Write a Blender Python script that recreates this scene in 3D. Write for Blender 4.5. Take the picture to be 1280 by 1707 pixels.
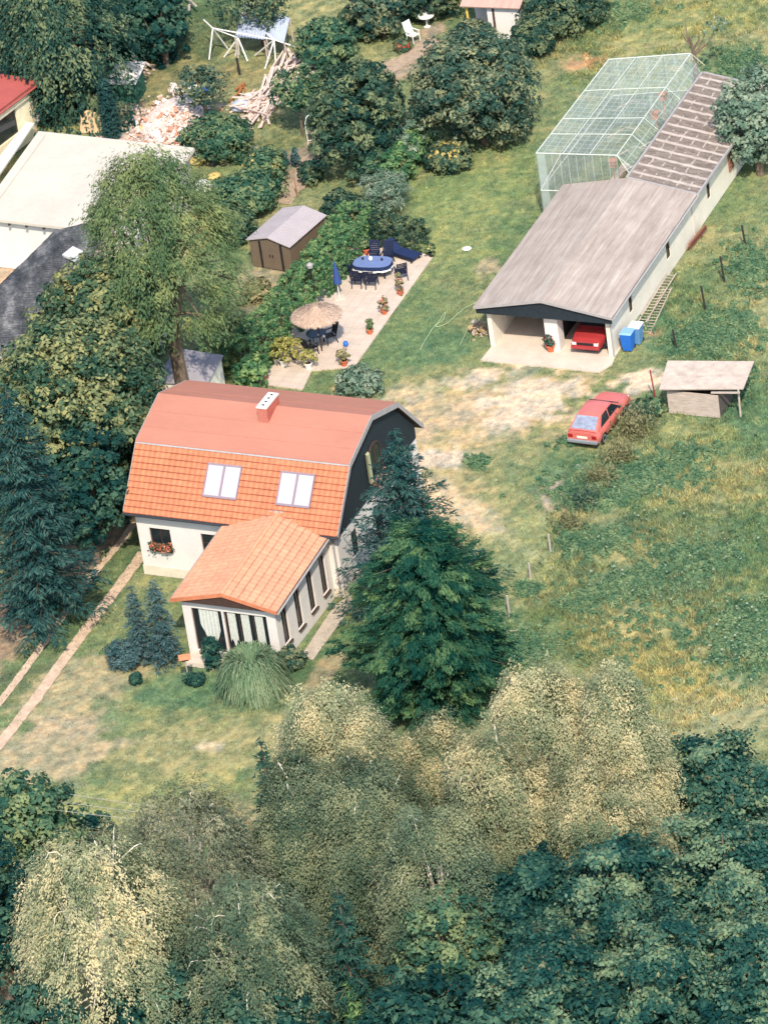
import bpy, math, random
import numpy as np
from mathutils import Vector, Matrix
for o in list(bpy.data.objects): bpy.data.objects.remove(o)
S = bpy.context.scene
R = math.radians
rng = np.random.default_rng(7); random.seed(7)

# ------------------------------------------------------------------ camera
PITCH, ROLL, DIST, FOC = 0.534, -0.148, 241.2, 8752.0      # focal length in photo pixels (photo is 1280 x 1707)
_fw = np.array([0, math.cos(PITCH), -math.sin(PITCH)])
_r0 = np.array([1., 0, 0]); _u0 = np.cross(_r0, _fw)
_r = math.cos(ROLL)*_r0 + math.sin(ROLL)*_u0; _u = np.cross(_r, _fw)
CPOS = -_fw*DIST
cam = bpy.data.cameras.new('camera'); camo = bpy.data.objects.new('camera', cam); S.collection.objects.link(camo)
camo.matrix_world = Matrix(((_r[0], _u[0], -_fw[0], CPOS[0]), (_r[1], _u[1], -_fw[1], CPOS[1]), (_r[2], _u[2], -_fw[2], CPOS[2]), (0, 0, 0, 1)))
cam.sensor_fit = 'VERTICAL'; cam.sensor_height = 24; cam.lens = 24*FOC/1707; cam.clip_start = 1; cam.clip_end = 3000
S.camera = camo
# ------------------------------------------------------------------ light
SUN_AZ, SUN_EL = R(177), R(48)      # azimuth clockwise from +Y (world), direction the sun stands in
sv = Vector((math.sin(SUN_AZ)*math.cos(SUN_EL), math.cos(SUN_AZ)*math.cos(SUN_EL), math.sin(SUN_EL)))
W = bpy.data.worlds.new('World'); S.world = W; W.use_nodes = True
wn = W.node_tree; wn.nodes.clear()
sky = wn.nodes.new('ShaderNodeTexSky'); sky.sky_type = 'NISHITA'; sky.sun_disc = False
sky.sun_elevation = SUN_EL; sky.sun_rotation = SUN_AZ; sky.air_density = 1.0; sky.dust_density = 1.4; sky.ozone_density = 2.2
bg = wn.nodes.new('ShaderNodeBackground'); bg.inputs[1].default_value = 0.15
wo = wn.nodes.new('ShaderNodeOutputWorld'); wn.links.new(sky.outputs[0], bg.inputs[0]); wn.links.new(bg.outputs[0], wo.inputs[0])
sl = bpy.data.lights.new('sun', 'SUN'); sl.energy = 2.7; sl.angle = R(1.5); sl.color = (1.0, .92, .80)
so = bpy.data.objects.new('sun', sl); S.collection.objects.link(so); so.rotation_euler = sv.to_track_quat('Z', 'Y').to_euler(); so.location = (0, 0, 80)
S.view_settings.view_transform = 'Standard'; S.view_settings.look = 'None'; S.view_settings.exposure = 1.0; S.view_settings.gamma = 1
S.render.engine = 'CYCLES'

# ------------------------------------------------------------------ pixel <-> place
def g(px, py, z=0.0):
    d = _fw + (px-640)/FOC*_r - (py-853.5)/FOC*_u
    return CPOS + (z-CPOS[2])/d[2]*d
def proj(P):
    d = np.asarray(P, float)-CPOS; zz = d@_fw
    return np.stack([640+FOC*(d@_r)/zz, 853.5-FOC*(d@_u)/zz], -1)
def mpp(P): return float((np.asarray(P, float)-CPOS)@_fw)/FOC          # metres per photo pixel
def height(bx, by, ty):
    P = g(bx, by); a = proj(P)[1]; b = proj(P+np.array([0, 0, 1.]))[1]; return (by-ty)/(a-b)
HF = ((-11.623, -2.519), -.484); GF = ((5.667, 13.839), -.458)          # house frame, garage frame
def loc(P, F):
    c, s = math.cos(F[1]), math.sin(F[1]); dx, dy = P[0]-F[0][0], P[1]-F[0][1]
    return np.array([c*dx+s*dy, -s*dx+c*dy, P[2]])
def wor(p, F):
    c, s = math.cos(F[1]), math.sin(F[1])
    return np.array([F[0][0]+c*p[0]-s*p[1], F[0][1]+s*p[0]+c*p[1], p[2] if len(p) > 2 else 0.])

# ------------------------------------------------------------------ materials
def lin(c): 
    c = np.asarray(c, float)/255; return np.where(c < .04045, c/12.92, ((c+.055)/1.055)**2.4)
def col(r, gg, b, k=1.0): v = lin((r, gg, b))*k; return (float(v[0]), float(v[1]), float(v[2]), 1)
class NT:
    def __init__(s, name):
        s.m = bpy.data.materials.new(name); s.m.use_nodes = True; s.t = s.m.node_tree; s.t.nodes.clear()
        s.out = s.n('OutputMaterial')
    def n(s, t, **k):
        x = s.t.nodes.new('ShaderNode'+t)
        for a, b in k.items(): setattr(x, a, b)
        return x
    def l(s, a, b): s.t.links.new(a, b)
    def mix(s, f, a, b, mode='MIX'):
        x = s.n('Mix', data_type='RGBA', blend_type=mode)
        for i, v in ((0, f), (6, a), (7, b)):
            if hasattr(v, 'links'): s.l(v, x.inputs[i])
            else: x.inputs[i].default_value = v
        return x.outputs[2]
    def coord(s, scale=(1, 1, 1), kind='Object'):
        t = s.n('TexCoord'); m = s.n('Mapping'); m.inputs[3].default_value = scale; s.l(t.outputs[kind], m.inputs[0]); return m.outputs[0]
    def noise(s, scale, vec=None, detail=4, rough=.6):
        x = s.n('TexNoise'); x.inputs['Scale'].default_value = scale; x.inputs['Detail'].default_value = detail; x.inputs['Roughness'].default_value = rough
        if vec is not None: s.l(vec, x.inputs['Vector'])
        return x.outputs[0]
    def ramp(s, fac, stops):
        x = s.n('ValToRGB'); e = x.color_ramp.elements
        while len(e) < len(stops): e.new(.5)
        for i, (p, c) in enumerate(stops): e[i].position = p; e[i].color = c if hasattr(c, '__len__') else (c, c, c, 1)
        s.l(fac, x.inputs[0]); return x.outputs[0]
    def bump(s, h, strength=.3, dist=.02):
        b = s.n('Bump'); b.inputs[0].default_value = strength; b.inputs[1].default_value = dist; s.l(h, b.inputs['Height']); return b.outputs[0]
    def bsdf(s, c, rough=.8, spec=.3, metal=0, normal=None):
        b = s.n('BsdfPrincipled')
        if hasattr(c, 'links'): s.l(c, b.inputs['Base Color'])
        else: b.inputs['Base Color'].default_value = c
        b.inputs['Roughness'].default_value = rough; b.inputs['Specular IOR Level'].default_value = spec; b.inputs['Metallic'].default_value = metal
        if normal is not None: s.l(normal, b.inputs['Normal'])
        s.l(b.outputs[0], s.out.inputs[0]); return b
def M_plain(name, c, rough=.7, spec=.3, var=.12, scale=3, metal=0, stretch=(1, 1, 1), bump=.1):
    t = NT(name); v = t.coord(stretch); n1 = t.noise(scale, v, 6); n2 = t.noise(scale*9, v, 3)
    a = tuple(x*(1-var) for x in c[:3])+(1,); b = tuple(min(1, x*(1+var)) for x in c[:3])+(1,)
    cc = t.ramp(n1, [(.3, a), (.7, b)]); d = t.ramp(n2, [(.3, 1-var*.6), (.7, 1+var*.4)])
    cc = t.mix(1, cc, d, 'MULTIPLY'); t.bsdf(cc, rough, spec, metal, t.bump(n2, bump)); return t.m
def M_leaf(name, dark, light, hue=None, trans=.3, k=.8):
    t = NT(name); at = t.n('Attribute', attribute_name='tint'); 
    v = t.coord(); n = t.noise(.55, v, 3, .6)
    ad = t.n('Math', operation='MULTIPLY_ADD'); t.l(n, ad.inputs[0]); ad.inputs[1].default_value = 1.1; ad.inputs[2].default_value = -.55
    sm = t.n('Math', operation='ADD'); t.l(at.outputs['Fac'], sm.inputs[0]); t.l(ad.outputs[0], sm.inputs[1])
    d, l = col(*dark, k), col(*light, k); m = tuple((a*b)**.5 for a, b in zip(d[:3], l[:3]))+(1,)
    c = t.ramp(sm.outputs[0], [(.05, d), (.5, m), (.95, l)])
    if hue:
        n3 = t.noise(2.2, v, 2); c = t.mix(t.ramp(n3, [(.6, 0.), (.75, .8)]), c, col(*hue, k))
    df = t.n('BsdfDiffuse'); tr = t.n('BsdfTranslucent'); mx = t.n('MixShader'); mx.inputs[0].default_value = trans
    t.l(c, df.inputs[0]); t.l(c, tr.inputs[0]); t.l(df.outputs[0], mx.inputs[1]); t.l(tr.outputs[0], mx.inputs[2]); t.l(mx.outputs[0], t.out.inputs[0])
    return t.m
def M_vcol(name, trans=0., grain=True):
    t = NT(name); at = t.n('Attribute', attribute_name='colour'); c = at.outputs['Color']
    if grain:
        v = t.coord(); n1 = t.noise(2.5, v, 8, .75); n2 = t.noise(14, v, 4, .7)
        c = t.mix(1, c, t.ramp(n1, [(.3, .62), (.7, 1.3)]), 'MULTIPLY'); c = t.mix(1, c, t.ramp(n2, [(.3, .75), (.7, 1.22)]), 'MULTIPLY')
        t.bsdf(c, .95, .1, 0, t.bump(n2, .6, .05))
    else:
        df = t.n('BsdfDiffuse'); tr = t.n('BsdfTranslucent'); mx = t.n('MixShader'); mx.inputs[0].default_value = trans
        t.l(c, df.inputs[0]); t.l(c, tr.inputs[0]); t.l(df.outputs[0], mx.inputs[1]); t.l(tr.outputs[0], mx.inputs[2]); t.l(mx.outputs[0], t.out.inputs[0])
    return t.m

# ------------------------------------------------------------------ object helpers
COL = S.collection
def tag(o, label=None, cat=None, group=None, kind=None):
    if label: o['label'] = label
    if cat: o['category'] = cat
    if group: o['group'] = group
    if kind: o['kind'] = kind
    return o
def thing(name, label, cat, at=(0, 0, 0), rz=0, group=None, scale=None):
    o = bpy.data.objects.new(name, None); COL.objects.link(o); o.location = tuple(float(v) for v in (list(at)+[0])[:3]); o.rotation_euler = (0, 0, rz)
    o.empty_display_size = .3
    if scale: o.scale = (scale,)*3 if not hasattr(scale, '__len__') else scale
    return tag(o, label, cat, group)
def copy_tree(o, parent=None):
    c = o.copy(); COL.objects.link(c)
    if parent is not None: c.parent = parent
    for ch in list(o.children): copy_tree(ch, c)
    return c
def npmesh(name, V, F, mat, parent=None, smooth=False, tint=None, colour=None):
    V = np.asarray(V, np.float32); F = np.asarray(F, np.int32); k = F.shape[1]
    me = bpy.data.meshes.new(name); me.vertices.add(len(V)); me.vertices.foreach_set('co', V.ravel())
    me.loops.add(F.size); me.loops.foreach_set('vertex_index', F.ravel())
    me.polygons.add(len(F)); me.polygons.foreach_set('loop_start', np.arange(0, F.size, k, dtype=np.int32))
    me.polygons.foreach_set('use_smooth', np.full(len(F), bool(smooth)))
    if tint is not None:
        a = me.attributes.new('tint', 'FLOAT', 'POINT'); a.data.foreach_set('value', np.asarray(tint, np.float32))
    if colour is not None:
        a = me.attributes.new('colour', 'FLOAT_COLOR', 'POINT'); a.data.foreach_set('color', np.asarray(colour, np.float32).ravel())
    me.update(calc_edges=True); me.materials.append(mat)
    o = bpy.data.objects.new(name, me); COL.objects.link(o)
    if parent is not None: o.parent = parent
    return o
class MB:
    def __init__(s): s.v = []; s.f = []
    def poly(s, pts, flip=False):
        i = len(s.v); s.v += [tuple(float(c) for c in p) for p in pts]; q = list(range(i, i+len(pts))); s.f.append(q[::-1] if flip else q); return s
    def hexa(s, b, t):
        i = len(s.v); s.v += [tuple(float(c) for c in p) for p in list(b)+list(t)]
        n = len(b); s.f.append(list(range(i, i+n))[::-1]); s.f.append(list(range(i+n, i+2*n)))
        for k in range(n): s.f.append([i+k, i+(k+1) % n, i+n+(k+1) % n, i+n+k])
        return s
    def box(s, x0, x1, y0, y1, z0, z1):
        return s.hexa([(x0, y0, z0), (x1, y0, z0), (x1, y1, z0), (x0, y1, z0)], [(x0, y0, z1), (x1, y0, z1), (x1, y1, z1), (x0, y1, z1)])
    def obox(s, o, a, b, c):
        o, a, b, c = (np.array(v, float) for v in (o, a, b, c))
        return s.hexa([o, o+a, o+a+b, o+b], [o+c, o+a+c, o+a+b+c, o+b+c])
    def slab(s, quad, th):
        q = [np.array(p, float) for p in quad]; n = np.cross(q[1]-q[0], q[3]-q[0]); n = n/np.linalg.norm(n)*th
        return s.hexa([p-n for p in q], q)
    def tube(s, pts, rad, n=6, caps=True):
        pts = [np.array(p, float) for p in pts]; k = len(pts)
        rad = rad if hasattr(rad, '__len__') else [rad]*k
        i = len(s.v)
        for j in range(k):
            d = pts[min(j+1, k-1)]-pts[max(j-1, 0)]; d = d/(np.linalg.norm(d)+1e-9)
            a = np.cross(d, (0, 0, 1.)) if abs(d[2]) < .95 else np.cross(d, (1., 0, 0)); a /= np.linalg.norm(a); b = np.cross(d, a)
            for q in range(n):
                t = 2*math.pi*q/n; s.v.append(tuple(pts[j]+rad[j]*(math.cos(t)*a+math.sin(t)*b)))
        for j in range(k-1):
            for q in range(n): s.f.append([i+j*n+q, i+j*n+(q+1) % n, i+(j+1)*n+(q+1) % n, i+(j+1)*n+q])
        if caps: s.f.append([i+q for q in range(n)][::-1]); s.f.append([i+(k-1)*n+q for q in range(n)])
        return s
    def lathe(s, prof, n=16, c=(0, 0, 0), wob=0):
        i = len(s.v); k = len(prof)
        for (r, z) in prof:
            for q in range(n):
                t = 2*math.pi*q/n; rr = r*(1+wob*random.uniform(-1, 1)); s.v.append((c[0]+rr*math.cos(t), c[1]+rr*math.sin(t), c[2]+z+wob*random.uniform(-.1, .1)))
        for j in range(k-1):
            for q in range(n): s.f.append([i+j*n+q, i+j*n+(q+1) % n, i+(j+1)*n+(q+1) % n, i+(j+1)*n+q])
        s.f.append([i+q for q in range(n)][::-1]); s.f.append([i+(k-1)*n+q for q in range(n)]); return s
    def grid(s, fn, nu, nv):
        i = len(s.v)
        for a in range(nu+1):
            for b in range(nv+1): s.v.append(tuple(float(c) for c in fn(a/nu, b/nv)))
        for a in range(nu):
            for b in range(nv): q = i+a*(nv+1)+b; s.f.append([q, q+nv+1, q+nv+2, q+1])
        return s
    def build(s, name, mat, parent=None, smooth=False, bevel=0):
        me = bpy.data.meshes.new(name); me.from_pydata(s.v, [], s.f); me.update()
        me.polygons.foreach_set('use_smooth', [bool(smooth)]*len(me.polygons))
        me.materials.append(mat); o = bpy.data.objects.new(name, me); COL.objects.link(o)
        if parent is not None: o.parent = parent
        if bevel:
            b = o.modifiers.new('bevel', 'BEVEL'); b.width = bevel; b.segments = 2; b.limit_method = 'ANGLE'
        return o
def wall(mb, o, u, nrm, L, z0, z1, th, ops):
    """vertical wall from o along unit u (length L), thickness th against the outward normal, openings (u0,u1,v0,v1)"""
    o, u, nrm = np.array(o, float), np.array(u, float), np.array(nrm, float)
    us = sorted({0., L}|{float(q) for p in ops for q in p[:2]}); vs = sorted({z0, z1}|{float(q) for p in ops for q in p[2:4]})
    for a, b in zip(us, us[1:]):
        run = None
        for c, d in list(zip(vs, vs[1:])):
            hole = any(p[0] < (a+b)/2 < p[1] and p[2] < (c+d)/2 < p[3] for p in ops)
            if not hole and run: run[1] = d
            elif not hole: run = [c, d]
            if hole and run:
                mb.obox(o+u*a+np.array([0, 0, run[0]])-nrm*th, u*(b-a), nrm*th, (0, 0, run[1]-run[0])); run = None
        if run: mb.obox(o+u*a+np.array([0, 0, run[0]])-nrm*th, u*(b-a), nrm*th, (0, 0, run[1]-run[0]))
# value noise in numpy
_tab = np.random.default_rng(3).random((256, 256))
def vnoise(x, y):
    xi, yi = np.floor(x).astype(int), np.floor(y).astype(int); fx, fy = x-xi, y-yi
    fx, fy = fx*fx*(3-2*fx), fy*fy*(3-2*fy); t = lambda a, b: _tab[a & 255, b & 255]
    return (t(xi, yi)*(1-fx)+t(xi+1, yi)*fx)*(1-fy)+(t(xi, yi+1)*(1-fx)+t(xi+1, yi+1)*fx)*fy
def fbm(x, y, o=4):
    r = 0; a = .5; n = 0
    for i in range(o): r = r+a*vnoise(x*2**i+17*i, y*2**i+5*i); n += a; a *= .5
    return r/n

# ------------------------------------------------------------------ ground
GK = .72
def gc(r, gg, b): v = np.array(lin((r, gg, b)))*GK; return v*.84+.16*(v@np.array([.3, .6, .1]))*np.array([1.03, 1, .97])
# worn, dry and lush patches of the ground: photo point, two radii in metres, turn, colour, strength
P_DIRT = (236, 208, 172); P_DRY = (205, 180, 122); P_GRN = (118, 146, 92); P_LUSH = (96, 138, 94); P_TEAL = (84, 124, 96); P_YEL = (184, 174, 108)
BLOBS = [
 # yard between house and garage
 (800, 690, 6.0, 4.5, .1, P_DRY, .8), (760, 800, 3.5, 5, .2, P_DRY, .6), (880, 650, 3.0, 1.6, .1, P_DRY, .8),
 (840, 680, 4.6, 2.6, .2, (218, 188, 142), .75), (740, 690, 3, 1.6, .1, (216, 186, 142), .6), (735, 765, 1.5, .9, 0, P_DIRT, .95), (885, 670, 2.4, 2.1, .3, P_DIRT, .95), (815, 625, 1.0, .9, 0, P_DIRT, .9), (770, 640, 1.4, .7, .2, P_DIRT, .6),
 (865, 625, .8, 1.1, .2, P_DIRT, .7), (1070, 635, 1.0, 1.1, .1, P_DIRT, 1.), (925, 820, .9, 2.0, .1, (222, 190, 165), .85), (800, 865, .75, 4.0, -.48, P_DIRT, .95), (762, 850, .6, 3.2, -.48, P_DIRT, .9), (780, 860, 1.6, 4, -.48, P_DRY, .5),
 (700, 650, 2.4, .9, -.2, P_DIRT, .35), (835, 710, 1.4, .6, .2, P_DIRT, .4), (1095, 560, .5, .8, 0, (205, 165, 130), .8), (815, 445, .7, 1.0, 0, (205, 180, 135), .8),
 (725, 660, .8, 2, 0, P_YEL, .3), (795, 770, .6, .7, 0, P_TEAL, .6), (870, 780, 2, 3, .3, P_GRN, .6), (860, 930, 2.5, 4, .3, (160, 168, 108), .8),
 (700, 540, 2.2, 5, .3, P_GRN, .5), (770, 330, 3, 8, .3, (140, 160, 90), .6), (720, 600, 2.2, 1.0, .2, P_LUSH, .4), (930, 600, 5, .5, -.4, P_LUSH, .5), (760, 400, 1.5, 4, .3, (160, 168, 98), .7), (740, 570, 1.5, 2, .3, P_LUSH, .5),
 # meadow
 (1010, 800, 3.2, 2.2, .3, P_LUSH, .8), (1180, 560, 2.4, 2.8, .3, P_LUSH, .9), (1060, 970, 2.6, 2.0, 0, P_TEAL, .6), (1180, 900, 3, 3, 0, P_LUSH, .5), (1000, 900, 2, 1.6, .4, P_TEAL, .6),
 (1020, 1080, 3.2, 3.2, .2, P_YEL, .7), (1120, 1150, 3.6, 3.0, .2, (182, 176, 104), .65), (1050, 920, 1.2, 1.4, 0, P_YEL, .6), (1240, 1060, 1.6, 4, .1, P_LUSH, .8), (1200, 800, 3, 2, 0, (190, 178, 110), .6),
 (890, 1090, 2.6, 3, 0, (100, 130, 80), .7), (1200, 1190, 3, 2, 0, (190, 180, 125), .6), (1250, 700, 2, 4, 0, P_LUSH, .7), (1120, 730, 3, 1.5, .2, (160, 165, 100), .6),
 # front lawn
 (140, 1150, 2.6, 3.2, .5, (204, 180, 132), .65), (330, 1250, 4.5, 2.4, 0, (186, 174, 112), .6), (90, 1260, 2.5, 2.6, 0, (206, 180, 140), .6), (300, 1150, 3.0, 1.4, 0, P_LUSH, .75), (480, 1140, 3, 1.6, 0, (70, 112, 74), .8),
 (560, 1100, 1.2, 3, .45, (100, 130, 78), .7), (540, 1120, .5, 2.0, .45, (190, 165, 120), .7), (340, 1245, .8, .5, 0, P_DIRT, .5), (200, 1200, .8, .7, .3, P_LUSH, .6), (250, 1335, 4, 1.6, 0, (172, 172, 100), .7), (130, 1310, 2, .6, 0, P_GRN, .5), (330, 1370, 3, 1.2, 0, P_DRY, .45),
 (60, 1000, 1.6, 8.5, .52, (176, 142, 112), .85), (140, 1010, 1.0, 7, .52, (92, 120, 74), .75),
 # neighbour's garden
 (260, 130, 5, 5, .2, (150, 140, 88), .7), (330, 60, 3, 4, 0, (84, 112, 70), .7), (220, 190, 2.5, 2.0, 0, (186, 160, 120), .7), (490, 230, 2, 3.4, .3, (135, 140, 85), .7), (430, 120, 2.4, 2, 0, (168, 150, 90), .5), (550, 20, 4, 2.5, 0, P_YEL, .7),
 (280, 225, 3.6, 3.4, .2, (236, 205, 185), .9), (520, 250, 1.1, 3.5, .4, (186, 160, 128), .9), (455, 470, 1.5, 3.5, .4, (186, 165, 125), .8), (20, 445, 2.5, 2.5, 0, (220, 180, 140), .9), (685, 90, 1.0, 4.4, .55, (190, 165, 135), .9),
 # field beyond
 (1090, 60, 3, 2.6, .2, P_YEL, .8), (965, 105, 1.1, 1.0, .2, (222, 168, 110), .95), (1120, 30, 6, 3, 0, (165, 165, 90), .6), (980, 30, 4, 3, 0, P_GRN, .6), (1210, 110, 3, 3, 0, P_LUSH, .6), (920, 180, 1.5, 5, .3, P_GRN, .6), (1050, 130, 2, 2, 0, (150, 160, 90), .6),
]
_bl = [(g(b[0], b[1]),)+b[2:] for b in BLOBS]
def ground_colour(x, y):
    n1 = fbm(x*.35, y*.35, 4); n2 = fbm(x*1.3+40, y*1.3, 4); n3 = fbm(x*.12+9, y*.12+3, 3)
    t = np.clip((n1-.3)/.4, 0, 1)[..., None]; c = gc(124, 146, 92)*(1-t)+gc(164, 162, 104)*t
    t = np.clip((n3-.45)/.3, 0, 1)[..., None]; c = c*(1-.4*t)+gc(100, 135, 86)*.4*t
    n5 = fbm(x*2.7+11, y*2.7+31, 3); n6 = fbm(x*6.1, y*6.1, 2); grain = (1+.75*(n5-.5)+.5*(n6-.5))[..., None]*(1+np.stack([.5*(n5-.5), 0*n5, -.3*(n5-.5)], -1))
    for (P, rx, ry, a, cc, st) in _bl:
        dx, dy = x-P[0], y-P[1]; ca, sa = math.cos(a), math.sin(a)
        d = np.sqrt(((ca*dx-sa*dy)/rx)**2+((sa*dx+ca*dy)/ry)**2)
        w = np.clip((1.25-d-(n2-.5)*2.0-(n1-.5)*.8)/.55, 0, 1); w = (w*w*(3-2*w)*st)[..., None]
        c = c*(1-w)+gc(*cc)*w
    return np.clip(c*grain, .01, .95)
xs = np.arange(-34, 42, .2); ys = np.arange(-50, 72, .2)
X, Y = np.meshgrid(xs, ys, indexing='ij'); cc = ground_colour(X, Y); Z = (fbm(X*.5, Y*.5, 3)-.5)*.06-.03
nx, ny = X.shape; idx = np.arange(nx*ny).reshape(nx, ny)
F = np.stack([idx[:-1, :-1], idx[1:, :-1], idx[1:, 1:], idx[:-1, 1:]], -1).reshape(-1, 4)
GM = M_vcol('ground soil and turf')
gr = npmesh('ground', np.stack([X, Y, Z], -1).reshape(-1, 3), F, GM, smooth=True, colour=np.concatenate([cc, np.ones(cc.shape[:2]+(1,))], -1).reshape(-1, 4)); tag(gr, kind='structure')
# far ground ring (beyond the detailed sheet)
far = []; ff = []
for (a, b, c, d) in ((-900, 900, -900, -49.9), (-900, 900, 71.7, 1500), (-900, -33.9, -49.9, 71.7), (41.7, 900, -49.9, 71.7)):
    i = len(far); far += [(a, c, -.06), (b, c, -.06), (b, d, -.06), (a, d, -.06)]; ff.append([i, i+1, i+2, i+3])
fo = npmesh('ground', far, ff, GM, colour=np.tile(np.append(gc(140, 150, 88), 1), (len(far), 1))); tag(fo, kind='structure')

def strip(name, pts, w, mat, z=.012, jag=.12):
    P = [g(*p) for p in pts]; q = []
    for a, b in zip(P, P[1:]):
        n = max(2, int(np.linalg.norm(b-a)/.25)); q += [a+(b-a)*t/n for t in range(n)]
    q.append(P[-1]); q = np.array(q); d = np.gradient(q, axis=0); d /= np.linalg.norm(d[:, :2], axis=1)[:, None]; nn = np.stack([-d[:, 1], d[:, 0], 0*d[:, 0]], -1)
    wl = w/2*(1+jag*rng.normal(size=len(q))[:, None]); wr = w/2*(1+jag*rng.normal(size=len(q))[:, None])
    V = np.concatenate([q+nn*wl, q-nn*wr]); V[:, 2] = z; n = len(q)
    F = [[i, i+n, i+n+1, i+1] for i in range(n-1)]
    return tag(npmesh(name, V, F, mat), kind='structure')
DIRTM = M_plain('worn sandy track', col(225, 194, 165, GK), .95, .1, .22, 2, bump=.5)
strip('dirt_track', [(-60, 1310), (0, 1240), (60, 1165), (110, 1095), (170, 1015), (215, 955), (240, 920)], .55, DIRTM, .006, .07)
strip('dirt_track', [(-40, 1210), (0, 1172), (50, 1105), (110, 1020), (170, 940), (205, 900), (225, 870)], .38, DIRTM, .006, .08)
PATHM = M_plain('garden path gravel', col(192, 168, 142, GK), .95, .1, .2, 3, bump=.5)
strip('path', [(600, 140), (650, 115), (700, 85), (725, 65)], 1.1, PATHM, .008, .1)
strip('path', [(470, 340), (500, 305), (515, 270), (545, 240)], .9, PATHM, .008, .12)
def sheet(name, px, mat, z=.02, z0=-.1):
    P = [g(*p) for p in px]; mb = MB(); mb.hexa([(p[0], p[1], z0) for p in P], [(p[0], p[1], z) for p in P]); return tag(mb.build(name, mat), kind='structure')
t = NT('patio slabs'); v = t.coord((1, 1, 1)); mpn = t.n('Mapping'); mpn.inputs[2].default_value[2] = .45; t.l(v, mpn.inputs[0])
bk = t.n('TexBrick'); t.l(mpn.outputs[0], bk.inputs[0]); bk.offset = 0; bk.inputs['Scale'].default_value = 1; bk.inputs['Brick Width'].default_value = .5; bk.inputs['Row Height'].default_value = .5; bk.inputs['Mortar Size'].default_value = .008
bk.inputs['Color1'].default_value = col(226, 206, 186, .78); bk.inputs['Color2'].default_value = col(218, 198, 178, .78); bk.inputs['Mortar'].default_value = col(196, 174, 152, .75)
c = t.mix(1, bk.outputs[0], t.ramp(t.noise(1.1, v, 6), [(.3, .86), (.7, 1.06)]), 'MULTIPLY'); t.bsdf(c, .85, .2)
PATIO = t.m
sheet('patio', [(722, 428), (600, 395), (540, 480), (470, 575), (430, 640), (505, 650), (520, 618), (590, 613)][::-1], PATIO, .03)
CONC = M_plain('pale concrete', col(222, 204, 184, .8), .85, .2, .1, 1.2)
mb = MB(); ap = [wor(p, GF) for p in ((.45, -.95), (6.6, -1.1), (6.95, -.3), (6.85, .45), (6.7, 12.2), (.5, 12.2), (.5, .3))]; mb.hexa([(p[0], p[1], -.1) for p in ap], [(p[0], p[1], .03) for p in ap]); tag(mb.build('garage_forecourt', CONC), kind='structure')
sheet('paving_strip', [(522, 1100), (502, 1094), (556, 1012), (585, 990), (588, 1008)], M_plain('old path slabs', col(196, 180, 162, .8), .9, .2, .15, 2), .02)

# ------------------------------------------------------------------ shared materials
WHITE = M_plain('white render', col(234, 226, 216, .84), .85, .2, .06, .9)
GWALL = M_plain('cream render', col(236, 226, 206, .88), .85, .2, .08, .8)
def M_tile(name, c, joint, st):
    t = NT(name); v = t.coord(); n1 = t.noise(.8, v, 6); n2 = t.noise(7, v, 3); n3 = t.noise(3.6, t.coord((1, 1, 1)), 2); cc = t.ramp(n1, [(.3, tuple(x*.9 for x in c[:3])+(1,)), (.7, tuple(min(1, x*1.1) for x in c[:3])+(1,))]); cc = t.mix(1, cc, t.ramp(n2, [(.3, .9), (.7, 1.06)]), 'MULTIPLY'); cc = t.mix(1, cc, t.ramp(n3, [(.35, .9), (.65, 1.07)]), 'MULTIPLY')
    at = t.n('Attribute', attribute_name='tint'); cc = t.mix(t.ramp(at.outputs['Fac'], [(0, 0.), (1, st)]), cc, joint); t.bsdf(cc, .75, .25, 0, t.bump(n2, .1)); return t.m  # brown at course edges and troughs: joint dirt plus painted step shadow
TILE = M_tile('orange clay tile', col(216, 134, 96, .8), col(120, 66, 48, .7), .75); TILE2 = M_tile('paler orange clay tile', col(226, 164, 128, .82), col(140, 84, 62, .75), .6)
FELT = M_plain('pink red roofing felt', col(200, 136, 114, .74), .9, .15, .07, .7, stretch=(.4, 1, 1))
SLATE = M_plain('dark slate cladding', col(40, 52, 60, .7), .7, .3, .2, 6)
DARKGLASS = NT('dark window glass'); DARKGLASS.bsdf(col(30, 38, 42), .12, .5); DARKGLASS = DARKGLASS.m
BLIND = M_plain('white blind behind glass', col(214, 208, 212, .66), .3, .4, .03, 1)
BROWN = M_plain('brown window frame', col(70, 52, 46), .6, .3, .15, 4)
DKMETAL = M_plain('dark grey metal', col(52, 54, 58), .5, .4, .1, 4)
GREYTRIM = M_plain('weathered zinc trim', col(176, 170, 166, .8), .6, .3, .1, 3)
BRICK = NT('red brick'); v = BRICK.coord((1, 1, 1)); bk = BRICK.n('TexBrick'); _m = BRICK.n('Mapping'); _m.inputs[2].default_value = (R(90), 0, R(90)); BRICK.l(v, _m.inputs[0]); BRICK.l(_m.outputs[0], bk.inputs[0]); bk.inputs['Scale'].default_value = 4; bk.inputs['Color1'].default_value = col(178, 92, 76); bk.inputs['Color2'].default_value = col(158, 80, 66); bk.inputs['Mortar'].default_value = col(200, 160, 140); BRICK.bsdf(bk.outputs[0], .9); BRICK = BRICK.m
BARK = M_plain('grey brown bark', col(112, 98, 84), .95, .1, .3, 6, bump=.5)
BIRCHBARK = M_plain('pale birch bark', col(216, 206, 188), .9, .1, .15, 5)
WOODGREY = M_plain('weathered boards', col(206, 188, 172, .75), .9, .1, .2, 2, stretch=(1, 1, 6), bump=.4)
REDP = M_plain('red roof paint', col(186, 96, 88, .75), .8, .2, .08, 1)
BLACK = M_plain('black plastic', col(28, 30, 34), .5, .4, .1, 4)
WHITEP = M_plain('white paint', col(238, 234, 226, .9), .5, .4, .04, 4)
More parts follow.
